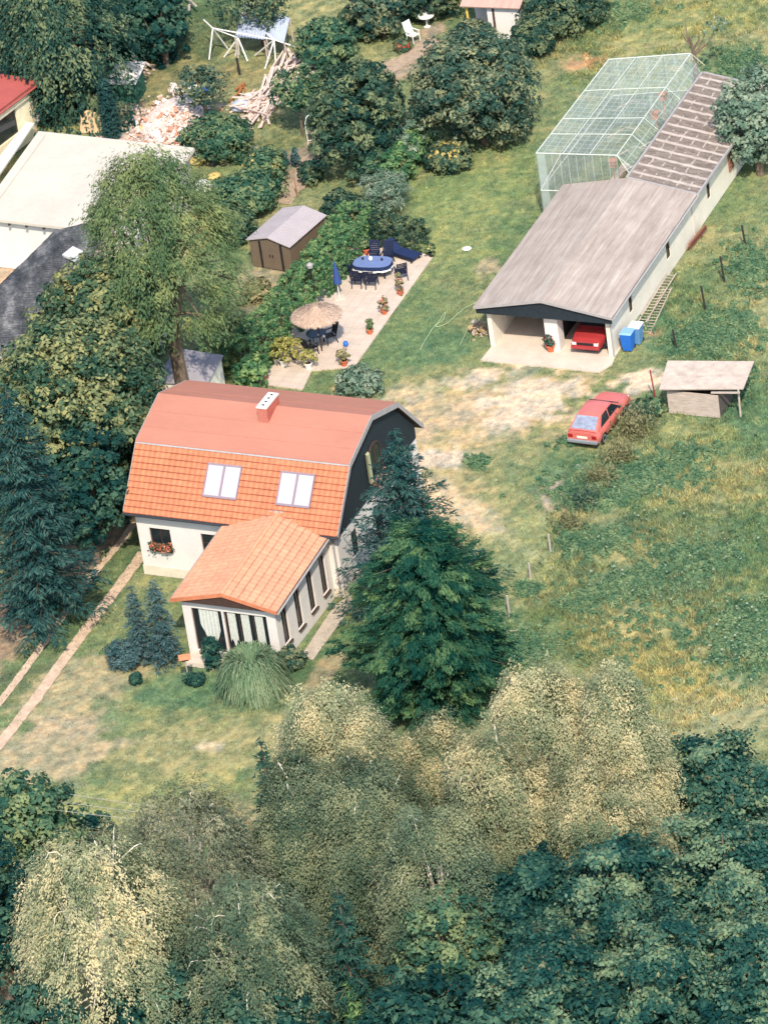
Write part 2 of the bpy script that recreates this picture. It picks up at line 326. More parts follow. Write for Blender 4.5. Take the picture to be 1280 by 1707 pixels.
TERRA = M_plain('terracotta', col(206, 112, 78, .85), .8, .2, .12, 6)
SOIL = M_plain('potting soil', col(60, 46, 38), .95, .1, .2, 9)
NAVY = M_plain('navy fabric', col(34, 48, 82), .8, .2, .1, 5)
NAVYWOOD = M_plain('dark blue painted wood', col(26, 34, 58), .6, .3, .12, 5)
BLUEP = M_plain('blue plastic', col(36, 104, 190), .45, .4, .06, 4)

# ------------------------------------------------------------------ main house
L, Wd, He, Hb, bo, Hr = 10.63, 9.836, 3.471, 5.94, 2.244, 6.806
house = thing('house', 'white house under a gambrel roof of pink felt above orange tiles', 'house', (*HF[0], 0), HF[1])
x0, x1, y0, y1 = .32, 10.36, .4, 9.44; WT = 3.1
mb = MB()
wall(mb, (x0, y0, 0), (1, 0, 0), (0, -1, 0), x1-x0, 0, WT+.35, .3, [(.6, 1.65, 1.5, 2.55), (3.2, 4.25, 1.5, 2.55)])
wall(mb, (x1, y0+.3, 0), (0, 1, 0), (1, 0, 0), y1-y0-.6, 0, WT, .3, [(1.1, 1.75, 1.25, 2.55), (3.6, 4.5, .2, 2.3), (6.3, 7.2, 1.2, 2.4)])
wall(mb, (x0, y0+.3, 0), (0, 1, 0), (-1, 0, 0), y1-y0-.6, 0, WT, .3, [])
wall(mb, (x0, y1, 0), (1, 0, 0), (0, 1, 0), x1-x0, 0, WT+.35, .3, [])
mb.build('wall', WHITE, house)
prof = [(y0+.05, WT), (y0+.05, He+.3), (bo+.1, Hb-.12), (Wd/2, Hr-.12), (Wd-bo-.1, Hb-.12), (y1-.05, He+.3), (y1-.05, WT)]
for xa in (x1-.2, x0+.1):
    mb = MB(); mb.hexa([(xa, p[0], p[1]) for p in prof], [(xa+.24, p[0], p[1]) for p in prof]); mb.build('gable_cladding', SLATE, house)
mb = MB()
for q in ((x0-.03, x1+.03, y0-.03, y0, 0, .5), (x1, x1+.03, y0-.03, y1, 0, .5)): mb.box(*q)
mb.build('plinth', M_plain('stained plinth', col(226, 214, 190, .85), .9, .2, .12, 1.4), house)
# roof
mb = MB(); ky = (Hr-Hb)/(Wd/2-bo)
mb.slab([(0, bo-.12, Hb-.12*ky+.09), (L, bo-.12, Hb-.12*ky+.09), (L, Wd/2, Hr+.09), (0, Wd/2, Hr+.09)], .09)
mb.slab([(0, Wd/2, Hr+.09), (L, Wd/2, Hr+.09), (L, Wd-bo+.1, Hb-.1*ky+.09), (0, Wd-bo+.1, Hb-.1*ky+.09)], .09)
for yy in (bo+.75, bo+1.65, Wd/2+.9): # felt laps
    z = (Hb+(yy-bo)*ky if yy < Wd/2 else Hr-(yy-Wd/2)*ky)+.09
    mb.slab([(0.005, yy, z+.012), (L-.005, yy, z+.012), (L-.005, yy+.1, z+.012+.1*(ky if yy < Wd/2 else -ky)), (.005, yy+.1, z+.012+.1*(ky if yy < Wd/2 else -ky))], .011)
roof_up = mb.build('upper_roof', FELT, house)
def tiles(Ln, Ht, course, wave, amp, lift):
    """field of interlocking tiles in a plane: u along the eave, v up the slope, w out; returns V,F"""
    nu = int(Ln/wave*6)+1; us = np.linspace(0, Ln, nu); vs = []
    nc = max(1, round(Ht/course)); c = Ht/nc
    for k in range(nc): vs += [(k*c, lift, k, 1), (k*c+.03, lift*.95, k, 1), (k*c+.045, lift*.9, k, 0), ((k+.5)*c, lift*.5, k, 0), ((k+1)*c+.015, 0., k, 0)]
    vs = np.array(vs); U, Vv = np.meshgrid(us, vs[:, 0], indexing='ij'); Wv = np.broadcast_to(vs[:, 1], U.shape)
    ph = (U/wave) % 1; prof = np.where(ph < .55, np.sin(ph/.55*np.pi), -.25*np.sin((ph-.55)/.45*np.pi))
    Wv = Wv+amp*prof+.003*vnoise(U*3.1, np.broadcast_to(vs[:, 2], U.shape)*7.3)
    n, m = U.shape; ix = np.arange(n*m).reshape(n, m); F = np.stack([ix[:-1, :-1], ix[1:, :-1], ix[1:, 1:], ix[:-1, 1:]], -1).reshape(-1, 4)
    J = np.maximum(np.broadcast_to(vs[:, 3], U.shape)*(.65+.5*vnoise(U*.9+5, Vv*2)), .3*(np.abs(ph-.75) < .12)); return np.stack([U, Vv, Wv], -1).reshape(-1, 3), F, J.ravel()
def tile_plane(name, mat, parent, o, u, v, Ln, Ht, course=.36, wave=.29, amp=.016, lift=.045, clip=None):
    V, F, J = tiles(Ln, Ht, course, wave, amp, lift); o, u, v = (np.array(q, float) for q in (o, u, v)); n = np.cross(u, v)
    if clip is not None: V = clip(V)
    V = o+V[:, :1]*u+V[:, 1:2]*v+V[:, 2:]*n
    return npmesh(name, V, F, mat, parent, tint=J)
sl_ = np.array([0, bo, Hb-He]); slen = np.linalg.norm(sl_); sdir = sl_/slen; sn = np.array([0, -sdir[2], sdir[1]])
mb = MB(); mb.slab([(0.01, 0.02, He), (L-.01, .02, He), (L-.01, bo-.02, Hb-.02), (.01, bo-.02, Hb-.02)], .1)
mb.slab([(0.01, Wd-bo, Hb), (L-.01, Wd-bo, Hb), (L-.01, Wd, He), (.01, Wd, He)], .1); mb.build('roof_deck', BROWN, house)
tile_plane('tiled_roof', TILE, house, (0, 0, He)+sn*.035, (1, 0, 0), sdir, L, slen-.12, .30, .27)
bd = np.array([0, -sdir[1], sdir[2]])
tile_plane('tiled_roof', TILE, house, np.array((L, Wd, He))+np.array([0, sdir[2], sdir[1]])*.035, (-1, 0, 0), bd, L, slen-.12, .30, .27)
mb = MB(); mb.obox(np.array([0, bo, Hb])-sdir*.13+sn*.03, (L, 0, 0), sdir*.1, sn*.07); mb.build('roof_flashing', GREYTRIM, house)
for xa in (-.03, L+.003): # verge boards along both gable edges
    mb = MB(); pr = [(0, He), (bo, Hb), (Wd/2, Hr), (Wd-bo, Hb), (Wd, He)]
    for (a, b) in zip(pr, pr[1:]):
        mb.hexa([(xa, a[0], a[1]-.16), (xa+.03, a[0], a[1]-.16), (xa+.03, b[0], b[1]-.16), (xa, b[0], b[1]-.16)], [(xa, a[0], a[1]+.115), (xa+.03, a[0], a[1]+.115), (xa+.03, b[0], b[1]+.115), (xa, b[0], b[1]+.115)])
    mb.build('verge_board', GREYTRIM, house)
mb = MB(); mb.tube([(-.05, -.06, He-.03), (L+.05, -.06, He-.03)], .065, 8); mb.build('gutter', DKMETAL, house)
mb = MB(); mb.box(0.02, L-.02, 0.05, y0, He-.16, He-.08); mb.build('soffit', BROWN, house)
mb = MB(); mb.tube([(x1-.15, y0-.1, .1), (x1-.15, y0-.1, 3.1), (x1-.15, -.05, He-.05)], .045, 8); mb.build('downpipe', GREYTRIM, house)
# dormer-less roof windows, each a pair
for xa, xb in ((3.78, 5.48), (7.42, 9.1)):
    o = np.array([xa, 0, He])+sdir*1.2; hh = 1.46; o = o+sn*.06
    mb = MB(); w = xb-xa; ud = np.array([1., 0, 0])
    for (a, b, c, d) in ((0, w, -.08, 0.02), (0, w, hh-.05, hh+.03), (0, .05, .02, hh-.05), (w-.05, w, .02, hh-.05), (w/2-.05, w/2+.05, .02, hh-.05)): mb.obox(o+ud*a+sdir*c, ud*(b-a), sdir*(d-c), sn*.09)
    f = mb.build('roof_window', M_plain('lilac grey frame', col(150, 132, 140, .8), .5, .4, .05, 3), house)
    for a, b in ((.05, w/2-.05), (w/2+.05, w-.05)):
        mb = MB(); mb.obox(o+ud*a+sdir*.02+sn*.03, ud*(b-a), sdir*(hh-.07), sn*.025); mb.build('pane', BLIND, f)
# chimney
mb = MB(); mb.box(5.47, 5.95, 3.9, 5.22, 6.0, 7.3); ch = mb.build('chimney', BRICK, house)
mb = MB(); mb.box(5.45, 5.97, 3.88, 5.24, 7.3, 7.37); mb.build('cap', WHITE, ch)
for k in range(4):
    mb = MB(); mb.lathe([(.06, 0), (.06, .02), (.04, .021)], 10, (5.71, 4.1+.31*k, 7.37)); mb.build('flue', BLACK, ch)
mb = MB(); mb.obox((5.35, 3.78, 6.45), (.72, 0, 0), (0, .12, .04), (0, -.02, .06)); mb.build('flashing', GREYTRIM, ch)
def window_at(parent, o, u, n, w, h, frame, pane, bars=(1, 1), dep=.12, name='window', fw=.06):
    """framed window filling an opening whose lower corner is o; set back from the face"""
    o, u, n = np.array(o, float), np.array(u, float), np.array(n, float); z = np.array([0, 0, 1.]); mb = MB(); b = o-n*dep
    for (a, c, e, f) in ((0, w, 0, fw), (0, w, h-fw, h), (0, fw, fw, h-fw), (w-fw, w, fw, h-fw)): mb.obox(b+u*a+z*e, u*(c-a), n*.05, z*(f-e))
    for i in range(1, bars[0]): mb.obox(b+u*(w*i/bars[0]-.02)+z*fw+n*.002, u*.04, n*.044, z*(h-2*fw))
    for i in range(1, bars[1]): mb.obox(b+u*fw+z*(h*i/bars[1]-.015)+n*.004, u*(w-2*fw), n*.034, z*.03)
    f = mb.build(name, frame, parent); mb = MB(); mb.obox(b+u*fw*.5+z*fw*.5-n*.01, u*(w-fw), n*.025, z*(h-fw)); mb.build('pane', pane, f); return f
window_at(house, (x0+.6, y0, 1.5), (1, 0, 0), (0, -1, 0), 1.05, 1.05, BROWN, DARKGLASS, (2, 1))
window_at(house, (x0+3.2, y0, 1.5), (1, 0, 0), (0, -1, 0), 1.05, 1.05, BROWN, DARKGLASS, (2, 2))
window_at(house, (x1, y0+.3+1.1, 1.25), (0, 1, 0), (1, 0, 0), .65, 1.3, BROWN, DARKGLASS, (1, 2))
d = window_at(house, (x1, y0+.3+3.6, .2), (0, 1, 0), (1, 0, 0), .9, 2.1, BROWN, BROWN, (1, 3), name='door')
window_at(house, (x1, y0+.3+6.3, 1.2), (0, 1, 0), (1, 0, 0), .9, 1.2, BROWN, DARKGLASS, (2, 1))
# arched balcony opening in the dark gable
mb = MB(); xa = x1+.045; yc, zc, rw = 5.05, 4.35, .62
arc = [(yc+rw*math.cos(a), 4.75+rw*math.sin(a)) for a in np.linspace(0, math.pi, 14)]; pts = [(yc+rw, 3.75)]+arc+[(yc-rw, 3.75)]
mb.hexa([(xa, p[0], p[1]) for p in pts], [(xa+.02, p[0], p[1]) for p in pts]); aw = mb.build('arched_window', DARKGLASS, house)
mb = MB(); mb.tube([(xa+.03, p[0], p[1]) for p in pts], .045, 6); mb.tube([(xa+.03, yc, 3.8), (xa+.03, yc, 5.35)], .03, 6); mb.build('frame', BROWN, aw)
mb = MB(); mb.obox((xa+.03, yc-rw-.28, 3.8), (0, .26, 0), (.16, -.12, 0), (0, 0, 1.5)); mb.build('shutter', M_plain('pale green shutter', col(190, 190, 150, .8), .7), aw)

# ------------------------------------------------------------------ conservatory on the house front
cons = thing('conservatory', 'white garden room with pale orange tiled roof, tall windows and lace curtains', 'conservatory', wor((7.6, -2.6, 0), HF), HF[1])
def cl(p): return np.array([p[0]-7.6, p[1]+2.6, p[2]])
cx0, cx1, cyf, cyb = 5.32, 9.87, -5.37, .38
mb = MB()
wall(mb, cl((cx0, cyf, 0)), (1, 0, 0), (0, -1, 0), cx1-cx0, 0, 2.92, .22, [(.42, 1.9, .28, 2.5), (2.0, 4.1, .28, 2.5)])
wall(mb, cl((cx1, cyf+.22, 0)), (0, 1, 0), (1, 0, 0), cyb-cyf-.22, 0, 2.95, .22, [(.32, .92, .7, 2.66), (1.72, 2.32, .62, 2.66), (3.1, 3.7, .66, 2.66), (4.46, 5.06, .7, 2.66)])
wall(mb, cl((cx0, cyf+.22, 0)), (0, 1, 0), (-1, 0, 0), cyb-cyf-.22, 0, 2.95, .22, [(.5, 1.8, .8, 2.5)])
mb.build('wall', WHITE, cons)
LACE = M_plain('lace curtain', col(214, 216, 204, .8), .9, .1, .12, 12)
f = window_at(cons, cl((cx0+.42, cyf, .28)), (1, 0, 0), (0, -1, 0), 1.48, 2.22, BROWN, DARKGLASS, (1, 1), .14)
def curtain(par, o, w, h, shape):
    nn = 40; V = []; Fq = []
    for i in range(nn+1):
        u = i/nn; zb = shape(u)
        for z in (0, 1): V.append((o[0]+u*w, o[1]-.012*math.sin(u*34)-.012, o[2]+h-(h-zb*h if not z else 0)))
    for i in range(nn): Fq.append([2*i, 2*i+2, 2*i+3, 2*i+1])
    npmesh('curtain', V, Fq, LACE, par)
o = cl((cx0+.42, cyf+.095, .28))
curtain(f, o+np.array([.32, 0, .1]), .95, 2.05, lambda u: max(.02, .1+1.3*abs(u-.55)**1.5))
f = window_at(cons, cl((cx0+2.0, cyf, .28)), (1, 0, 0), (0, -1, 0), 2.1, 2.22, BROWN, DARKGLASS, (3, 1), .14)
o = cl((cx0+2.0, cyf+.095, .28))
for a in (.14, .80, 1.48): curtain(f, o+np.array([a, 0, .1]), .40, 2.05, lambda u: .22+.10*math.sin(u*9))
for yb, zb in ((.32, .7), (1.72, .62), (3.1, .66), (4.46, .7)):
    f = window_at(cons, cl((cx1, cyf+.22+yb, zb)), (0, 1, 0), (1, 0, 0), .6, 2.66-zb, BROWN, DARKGLASS, (1, 1), .13)
    mb = MB(); mb.obox(cl((cx1-.05, cyf+.22+yb-.04, zb-.05)), (.16, 0, 0), (0, .68, 0), (0, 0, .048)); mb.build('sill', BROWN, f)
# roof: ridge rises a little towards the house
e0, e1 = 2.98, 3.38; r0, r1 = 3.58, 3.98; xa, xb = 4.99, 10.17; xm = (xa+xb)/2; ya, yb = -5.68, .46
ye = -.02
mb = MB()
for (A, B, C_, D_) in (((xa, ya, e0), (xm, ya, r0), (xm, yb, r1), (xa, ye, e1)), ((xm, ya, r0), (xb, ya, e0), (xb, ye, e1), (xm, yb, r1))): mb.slab([cl(A), cl(B), cl(C_), cl(D_)], .09)
mb.build('roof_deck', BROWN, cons)
for side in (0, 1):
    A = np.array((xa, ya, e0) if side == 0 else (xb, ya, e0)); E_ = np.array((xa, ye, e1) if side == 0 else (xb, ye, e1)); T0 = np.array((xm, ya, r0)); T1 = np.array((xm, yb, r1))
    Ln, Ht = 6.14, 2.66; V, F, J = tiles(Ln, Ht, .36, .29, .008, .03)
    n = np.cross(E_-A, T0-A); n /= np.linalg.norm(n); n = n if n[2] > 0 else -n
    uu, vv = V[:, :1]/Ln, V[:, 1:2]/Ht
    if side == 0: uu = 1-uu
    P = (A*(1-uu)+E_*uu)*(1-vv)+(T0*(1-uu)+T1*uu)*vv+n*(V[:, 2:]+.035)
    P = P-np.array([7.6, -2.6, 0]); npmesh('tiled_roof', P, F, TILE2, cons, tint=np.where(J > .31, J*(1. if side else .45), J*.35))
mb = MB()
for k in range(18):
    a = np.array((xm, ya-.02, r0+.05)); b = np.array((xm, yb, r1+.05)); p, q = a+(b-a)*k/18, a+(b-a)*(k+.97)/18; mb.tube([cl(p), cl(q+np.array([0, 0, .015]))], [.1, .085], 8)
mb.build('ridge_tile', TILE2, cons)
mb = MB(); mb.hexa([cl((xa+.02, ya+.02, e0-.02)), cl((xb-.02, ya+.02, e0-.02)), cl((xm, ya+.02, r0-.02))], [cl((xa+.02, ya+.06, e0-.02)), cl((xb-.02, ya+.06, e0-.02)), cl((xm, ya+.06, r0-.02))]); mb.hexa([cl((cx0, cyf+.02, 2.9)), cl((cx1, cyf+.02, 2.9)), cl((xm, cyf+.02, 3.55))], [cl((cx0, cyf+.1, 2.9)), cl((cx1, cyf+.1, 2.9)), cl((xm, cyf+.1, 3.55))]); mb.build('gable_board', BROWN, cons)
mb = MB()
for a, b in (((xa, ya, e0), (xm, ya, r0)), ((xm, ya, r0), (xb, ya, e0))): mb.obox(cl(a)+np.array([0, -.05, -.08]), np.array(b)-np.array(a), (0, .045, 0), (0, 0, .18))
mb.build('verge_board', TILE, cons)
mb = MB()
for x in (xa-.05, xb+.05): mb.tube([cl((x, ya-.02, e0-.03)), cl((x, ye, e1-.03))], .055, 8)
mb.build('gutter', GREYTRIM, cons)
mb = MB(); mb.obox(cl((xa+.5, ye+.02, e1+.06)), np.array((xm-xa-.5, .5, r1-e1+.02)), (0, .14, .14), (0, -.02, .03)); mb.obox(cl((xm, yb+.05, r1+.08)), np.array((xb-xm-.5, -.5, e1-r1)), (0, .14, .14), (0, -.02, .03)); mb.build('flashing', GREYTRIM, cons)
mb = MB(); mb.box(*sum(zip(cl((cx0+.2, cyf-.95, 0)), cl((cx0+1.9, cyf-.0, .22))), ())); mb.build('step', CONC, cons)

# ------------------------------------------------------------------ garage and annex
GL, Ge, Gr_, GWd = 12.52, 2.399, 3.052, 7.1
gar = thing('garage', 'long open two bay garage under a low grey felt roof', 'garage', wor((3.55, 6, 0), GF), GF[1])
def gl(p): return np.array([p[0]-3.55, p[1]-6., p[2]])
mb = MB()
wall(mb, gl((6.75, .45, 0)), (0, 1, 0), (1, 0, 0), 11.9, 0, 2.38, .22, [(2.65, 3.15, .84, 1.86), (8.08, 8.64, .8, 1.86)])
wall(mb, gl((.45, .45, 0)), (0, 1, 0), (-1, 0, 0), 11.9, 0, 2.38, .22, [])
wall(mb, gl((.67, 12.35, 0)), (1, 0, 0), (0, 1, 0), 5.86, 0, 2.4, .22, [])
mb.build('wall', GWALL, gar); mb = MB(); mb.box(*sum(zip(gl((.68, 11.4, .0)), gl((6.52, 11.5, 2.3))), ())); mb.box(*sum(zip(gl((3.6, 1.2, 0)), gl((3.8, 11.35, 2.3))), ())); mb.build('inner_wall', M_plain('shade painted inner wall', col(58, 54, 52), .9), gar)  # the bay's deep shade is painted into this near-black wall colour
mb = MB(); mb.box(*sum(zip(gl((3.37, .44, 0)), gl((4.05, 1.15, 2.3))), ())); mb.build('pillar', WHITE, gar, bevel=.02)
t = NT('grey roofing felt'); v = t.coord((1, .06, 1)); n1 = t.noise(4.5, v, 5, .7); n2 = t.noise(14, t.coord((1, .05, 1)), 3, .6); n3 = t.noise(.6, t.coord(), 4)
c = t.ramp(n1, [(.3, col(172, 154, 140, .76)), (.5, col(190, 174, 160, .76)), (.72, col(208, 194, 180, .76))]); c = t.mix(1, c, t.ramp(n2, [(.35, .88), (.6, 1.06)]), 'MULTIPLY'); c = t.mix(1, c, t.ramp(n3, [(.3, .85), (.7, 1.1)]), 'MULTIPLY')
t.bsdf(c, .95, .1, 0, t.bump(n1, .4, .02)); GFELT = t.m
mb = MB(); xm_ = GWd/2
mb.slab([gl((0, 0, Ge)), gl((xm_, 0, Gr_)), gl((xm_, GL, Gr_)), gl((0, GL, Ge))], .1)
mb.slab([gl((xm_, 0, Gr_)), gl((GWd, 0, Ge)), gl((GWd, GL, Ge)), gl((xm_, GL, Gr_))], .1)
kx = (Gr_-Ge)/xm_
for i, x in enumerate(np.arange(.9, 7, .93)): # lapped felt strips
    z = Ge+kx*(x if x < xm_ else GWd-x)+.004; sg = kx if x < xm_ else -kx
    if abs(x-xm_) > .3: mb.slab([gl((x, .01, z)), gl((x+.07, .01, z+.07*sg)), gl((x+.07, GL-.01, z+.07*sg)), gl((x, GL-.01, z))], .012)
for y in (4.1, 8.3): mb.slab([gl((.02, y, Ge+.008)), gl((xm_, y, Gr_+.006)), gl((xm_, y+.09, Gr_+.006)), gl((.02, y+.09, Ge+.008))], .008); mb.slab([gl((xm_, y+1, Gr_+.006)), gl((GWd-.02, y+1, Ge+.008)), gl((GWd-.02, y+1.09, Ge+.008)), gl((xm_, y+1.09, Gr_+.006))], .008)
mb.build('roof', GFELT, gar)
mb = MB(); mb.hexa([gl((.08, .1, 2.0)), gl((7.02, .1, 2.0)), gl((7.02, .1, Ge-.1)), gl((xm_, .1, Gr_-.11)), gl((.08, .1, Ge-.1))], [gl((.08, .16, 2.0)), gl((7.02, .16, 2.0)), gl((7.02, .16, Ge-.1)), gl((xm_, .16, Gr_-.11)), gl((.08, .16, Ge-.1))])
mb.build('gable_board', SLATE, gar)
mb = MB()
for a, b in (((0, 0, Ge), (xm_, 0, Gr_)), ((xm_, 0, Gr_), (GWd, 0, Ge))): mb.obox(gl(a)+np.array([0, -.035, -.12]), np.array(b)-np.array(a), (0, .03, 0), (0, 0, .135))
mb.build('verge_board', GREYTRIM, gar)
mb = MB(); mb.tube([gl((GWd+.05, 0, Ge-.08)), gl((GWd+.05, GL, Ge-.08))], .055, 8); mb.tube([gl((GWd+.05, .3, Ge-.1)), gl((6.83, .38, 2.0)), gl((6.83, .38, .1))], .04, 8); mb.build('gutter', GREYTRIM, gar)
for yb, w, zb, h in ((3.1, .5, .84, 1.02), (8.53, .56, .8, 1.06)): window_at(gar, gl((6.75, yb, zb)), (0, 1, 0), (1, 0, 0), w, h, BROWN, DARKGLASS, (1, 2), .1)

ann = thing('annex', 'low cream annex roofed in brown sheets with pale lichen lines', 'annex', wor((5.3, 17.5, 0), GF), GF[1])
def al(p): return np.array([p[0]-5.3, p[1]-17.5, p[2]])
mb = MB(); wall(mb, al((6.72, 12.56, 0)), (0, 1, 0), (1, 0, 0), 11.2, 0, 2.36, .22, [(2.2, 2.7, .8, 1.9)])
wall(mb, al((3.7, 12.56, 0)), (0, 1, 0), (-1, 0, 0), 11.2, 0, 2.9, .15, [(3, 4, .1, 2)]); wall(mb, al((3.9, 23.76, 0)), (1, 0, 0), (0, 1, 0), 2.6, 0, 2.4, .2, []); mb.build('wall', GWALL, ann)
t = NT('brown sheets with lichen'); tc = t.n('TexCoord'); mpn = t.n('Mapping'); mpn.inputs[3].default_value = (1, 1, 1); t.l(tc.outputs['Object'], mpn.inputs[0])
nz = t.n('TexNoise'); nz.inputs['Scale'].default_value = 2.5; nz.inputs['Detail'].default_value = 5; t.l(mpn.outputs[0], nz.inputs[0])
ds = t.mix(.11, mpn.outputs[0], nz.outputs[1], 'LINEAR_LIGHT')
sx = t.n('SeparateXYZ'); t.l(ds, sx.inputs[0])
def bands(sock, per, w0, w1):
    a = t.n('Math', operation='DIVIDE'); t.l(sock, a.inputs[0]); a.inputs[1].default_value = per; b = t.n('Math', operation='PINGPONG'); t.l(a.outputs[0], b.inputs[0]); b.inputs[1].default_value = .5
    return t.ramp(b.outputs[0], [(w0, 1.), (w1, 0.)])
n2 = t.noise(5, t.coord((.5, 1.2, 1)), 4); base = t.ramp(n2, [(.3, col(98, 88, 80)), (.7, col(142, 128, 116))]); n6 = t.noise(1.7, t.coord(), 3)
hb = t.mix(1, bands(sx.outputs[1], .86, .07, .17), t.ramp(n6, [(.2, .5), (.6, 1.)]), 'MULTIPLY'); vb = t.mix(1, bands(sx.outputs[0], .62, .03, .09), t.ramp(t.noise(2.3, t.coord((1, .9, 1)), 2), [(.47, 0.), (.55, .85)]), 'MULTIPLY')
mxm = t.mix(1, hb, vb, 'LIGHTEN'); c = t.mix(mxm, base, col(206, 190, 176, .8)); n4 = t.noise(9, t.coord(), 3); c = t.mix(t.ramp(n4, [(.58, 0.), (.8, .55)]), c, col(196, 180, 166, .8)); t.bsdf(c, .95, .1)
mb = MB(); AL = 24.
za = lambda x: Ge+kx*(GWd-x)
mb.slab([al((3.5, 12.53, za(3.5))), al((GWd, 12.53, Ge)), al((GWd, AL, Ge)), al((3.5, AL, za(3.5)))], .1); mb.build('sheet_roof', t.m, ann)
mb = MB()
mb.obox(al((3.42, 12.5, za(3.5)-.02)), (.12, 0, 0), (0, AL-12.5, 0), (0, 0, .07)); mb.obox(al((GWd-.02, 12.5, Ge-.1)), (.1, 0, 0), (0, AL-12.5, 0), (0, 0, .13)); mb.obox(al((3.55, 12.48, za(3.55)+.003)), np.array((3.5, 0, -kx*3.5)), (0, .09, 0), (0, 0, .03)); mb.obox(al((3.55, AL-.02, za(3.55)-.05)), np.array((3.5, 0, -kx*3.5)), (0, .09, 0), (0, 0, .1))
mb.build('roof_trim', GREYTRIM, ann)
window_at(ann, al((6.72, 14.76, .8)), (0, 1, 0), (1, 0, 0), .5, 1.1, BROWN, DARKGLASS, (1, 2), .1)
mb = MB(); b = al((6.74, 18.0, .7))
for k in range(5): mb.box(b[0], b[0]+.03, b[1]+k*.16, b[1]+k*.16+.04, b[2], b[2]+1.3)
for k in range(6): mb.box(b[0]+.03, b[0]+.05, b[1], b[1]+.7, b[2]+k*.24, b[2]+k*.24+.04)
mb.build('lattice', M_plain('reddish lattice wood', col(150, 96, 80), .8), ann)

# ------------------------------------------------------------------ aviary
avi = thing('aviary', 'tall walk-in aviary of pale green netting on a white frame', 'aviary', wor((.6, 18.5, 0), GF), GF[1])
def vl(p): return np.array([p[0]-.6, p[1]-18.5, p[2]])
AH = 3.8; FLc, BLc, BRc, FRc = (-1.45, 13.02, AH), (-1.32, 23.42, AH), (2.72, 24.62, AH), (2.72, 13.36, AH)
def lerp(a, b, t): return tuple(np.array(a)*(1-t)+np.array(b)*t)
APO = M_plain('grey green aviary posts', col(140, 152, 142, .8), .7)
AFR = M_plain('weathered white frame', col(206, 210, 196, .85), .7, .3, .12, 5)
mb = MB()
for a, b in ((FLc, BLc), (BLc, BRc), (BRc, FRc), (FRc, FLc)): mb.tube([vl(a), vl(b)], .03, 6)
for tt in (.33, .66): mb.tube([vl(lerp(FLc, FRc, tt)), vl(lerp(BLc, BRc, tt))], .022, 6)
for tt in (.2, .36, .66): mb.tube([vl(lerp(FLc, BLc, tt)), vl(lerp(FRc, BRc, tt))], .022, 6)
for tt in (0, .2, .36, .66, 1):
    p = lerp(FRc, BRc, tt); mb.tube([vl(p), vl((3.42, p[1], 3.16))], .016, 6)
mb.tube([vl(FRc), vl((3.45, 12.9, 3.12))], .02, 6)
mb.build('roof_rail', AFR, avi)
for tt in (0, .2, .36, .52, .66, .83, 1): 
    p = lerp(FLc, BLc, tt); mb = MB(); mb.tube([vl((p[0], p[1], 0)), vl(p)], .02, 6); mb.build('post', APO, avi)
for tt in (.33, .66, 1):
    p = lerp(FLc, FRc, tt); mb = MB(); mb.tube([vl((p[0], p[1], 0)), vl(p)], .02, 6); mb.build('post', APO, avi)
    p = lerp(BLc, BRc, tt); mb = MB(); mb.tube([vl((p[0], p[1], 0)), vl(p)], .02, 6); mb.build('post', APO, avi)
mb = MB(); 
for a, b in ((FLc, FRc), (FLc, BLc), (BLc, BRc)): mb.tube([vl((a[0], a[1], 1.7)), vl((b[0], b[1], 1.7))], .03, 6)
mb.tube([vl((FLc[0], FLc[1], 1.7)), vl((FLc[0]+1.3, FLc[1]+.1, AH))], .03, 6); mb.build('cross_rail', AFR, avi)
t = NT('aviary netting'); tr = t.n('BsdfTransparent'); df = t.n('BsdfDiffuse'); df.inputs[0].default_value = col(196, 208, 200, .8); mx = t.n('MixShader'); nz = t.noise(1.4, t.coord(), 4); mr = t.ramp(nz, [(.3, .16), (.7, .32)]); _g = t.n('TexBrick'); _g.offset = 0; t.l(t.n('TexCoord').outputs['UV'], _g.inputs[0]) if False else t.l(t.coord((1, 1, 1), 'Object'), _g.inputs[0]); _g.inputs['Scale'].default_value = 1; _g.inputs['Brick Width'].default_value = .42; _g.inputs['Row Height'].default_value = .42; _g.inputs['Mortar Size'].default_value = .018; _g.inputs['Color1'].default_value = (0, 0, 0, 1); _g.inputs['Color2'].default_value = (0, 0, 0, 1); _g.inputs['Mortar'].default_value = (.35, .35, .35, 1); mr = t.mix(1, mr, _g.outputs[0], 'ADD'); t.l(mr, mx.inputs[0]); t.l(tr.outputs[0], mx.inputs[1]); t.l(df.outputs[0], mx.inputs[2]); t.l(mx.outputs[0], t.out.inputs[0]); NET = t.m
def net(q):
    mb = MB(); Q = [vl(p) for p in q]
    mb.grid(lambda u, v: (Q[0]*(1-u)+Q[1]*u)*(1-v)+(Q[3]*(1-u)+Q[2]*u)*v-np.array([0, 0, .05*math.sin(math.pi*u)*math.sin(math.pi*v)]), 8, 8); mb.build('netting', NET, avi, True)
z0_ = lambda p: (p[0], p[1], .02)
net([FLc, FRc, BRc, BLc]); net([z0_(FLc), z0_(FRc), FRc, FLc]); net([z0_(FLc), FLc, BLc, z0_(BLc)]); net([z0_(BLc), BLc, BRc, z0_(BRc)]); net([FRc, BRc, (3.42, 24.0, 3.16), (3.42, 13.0, 3.16)])
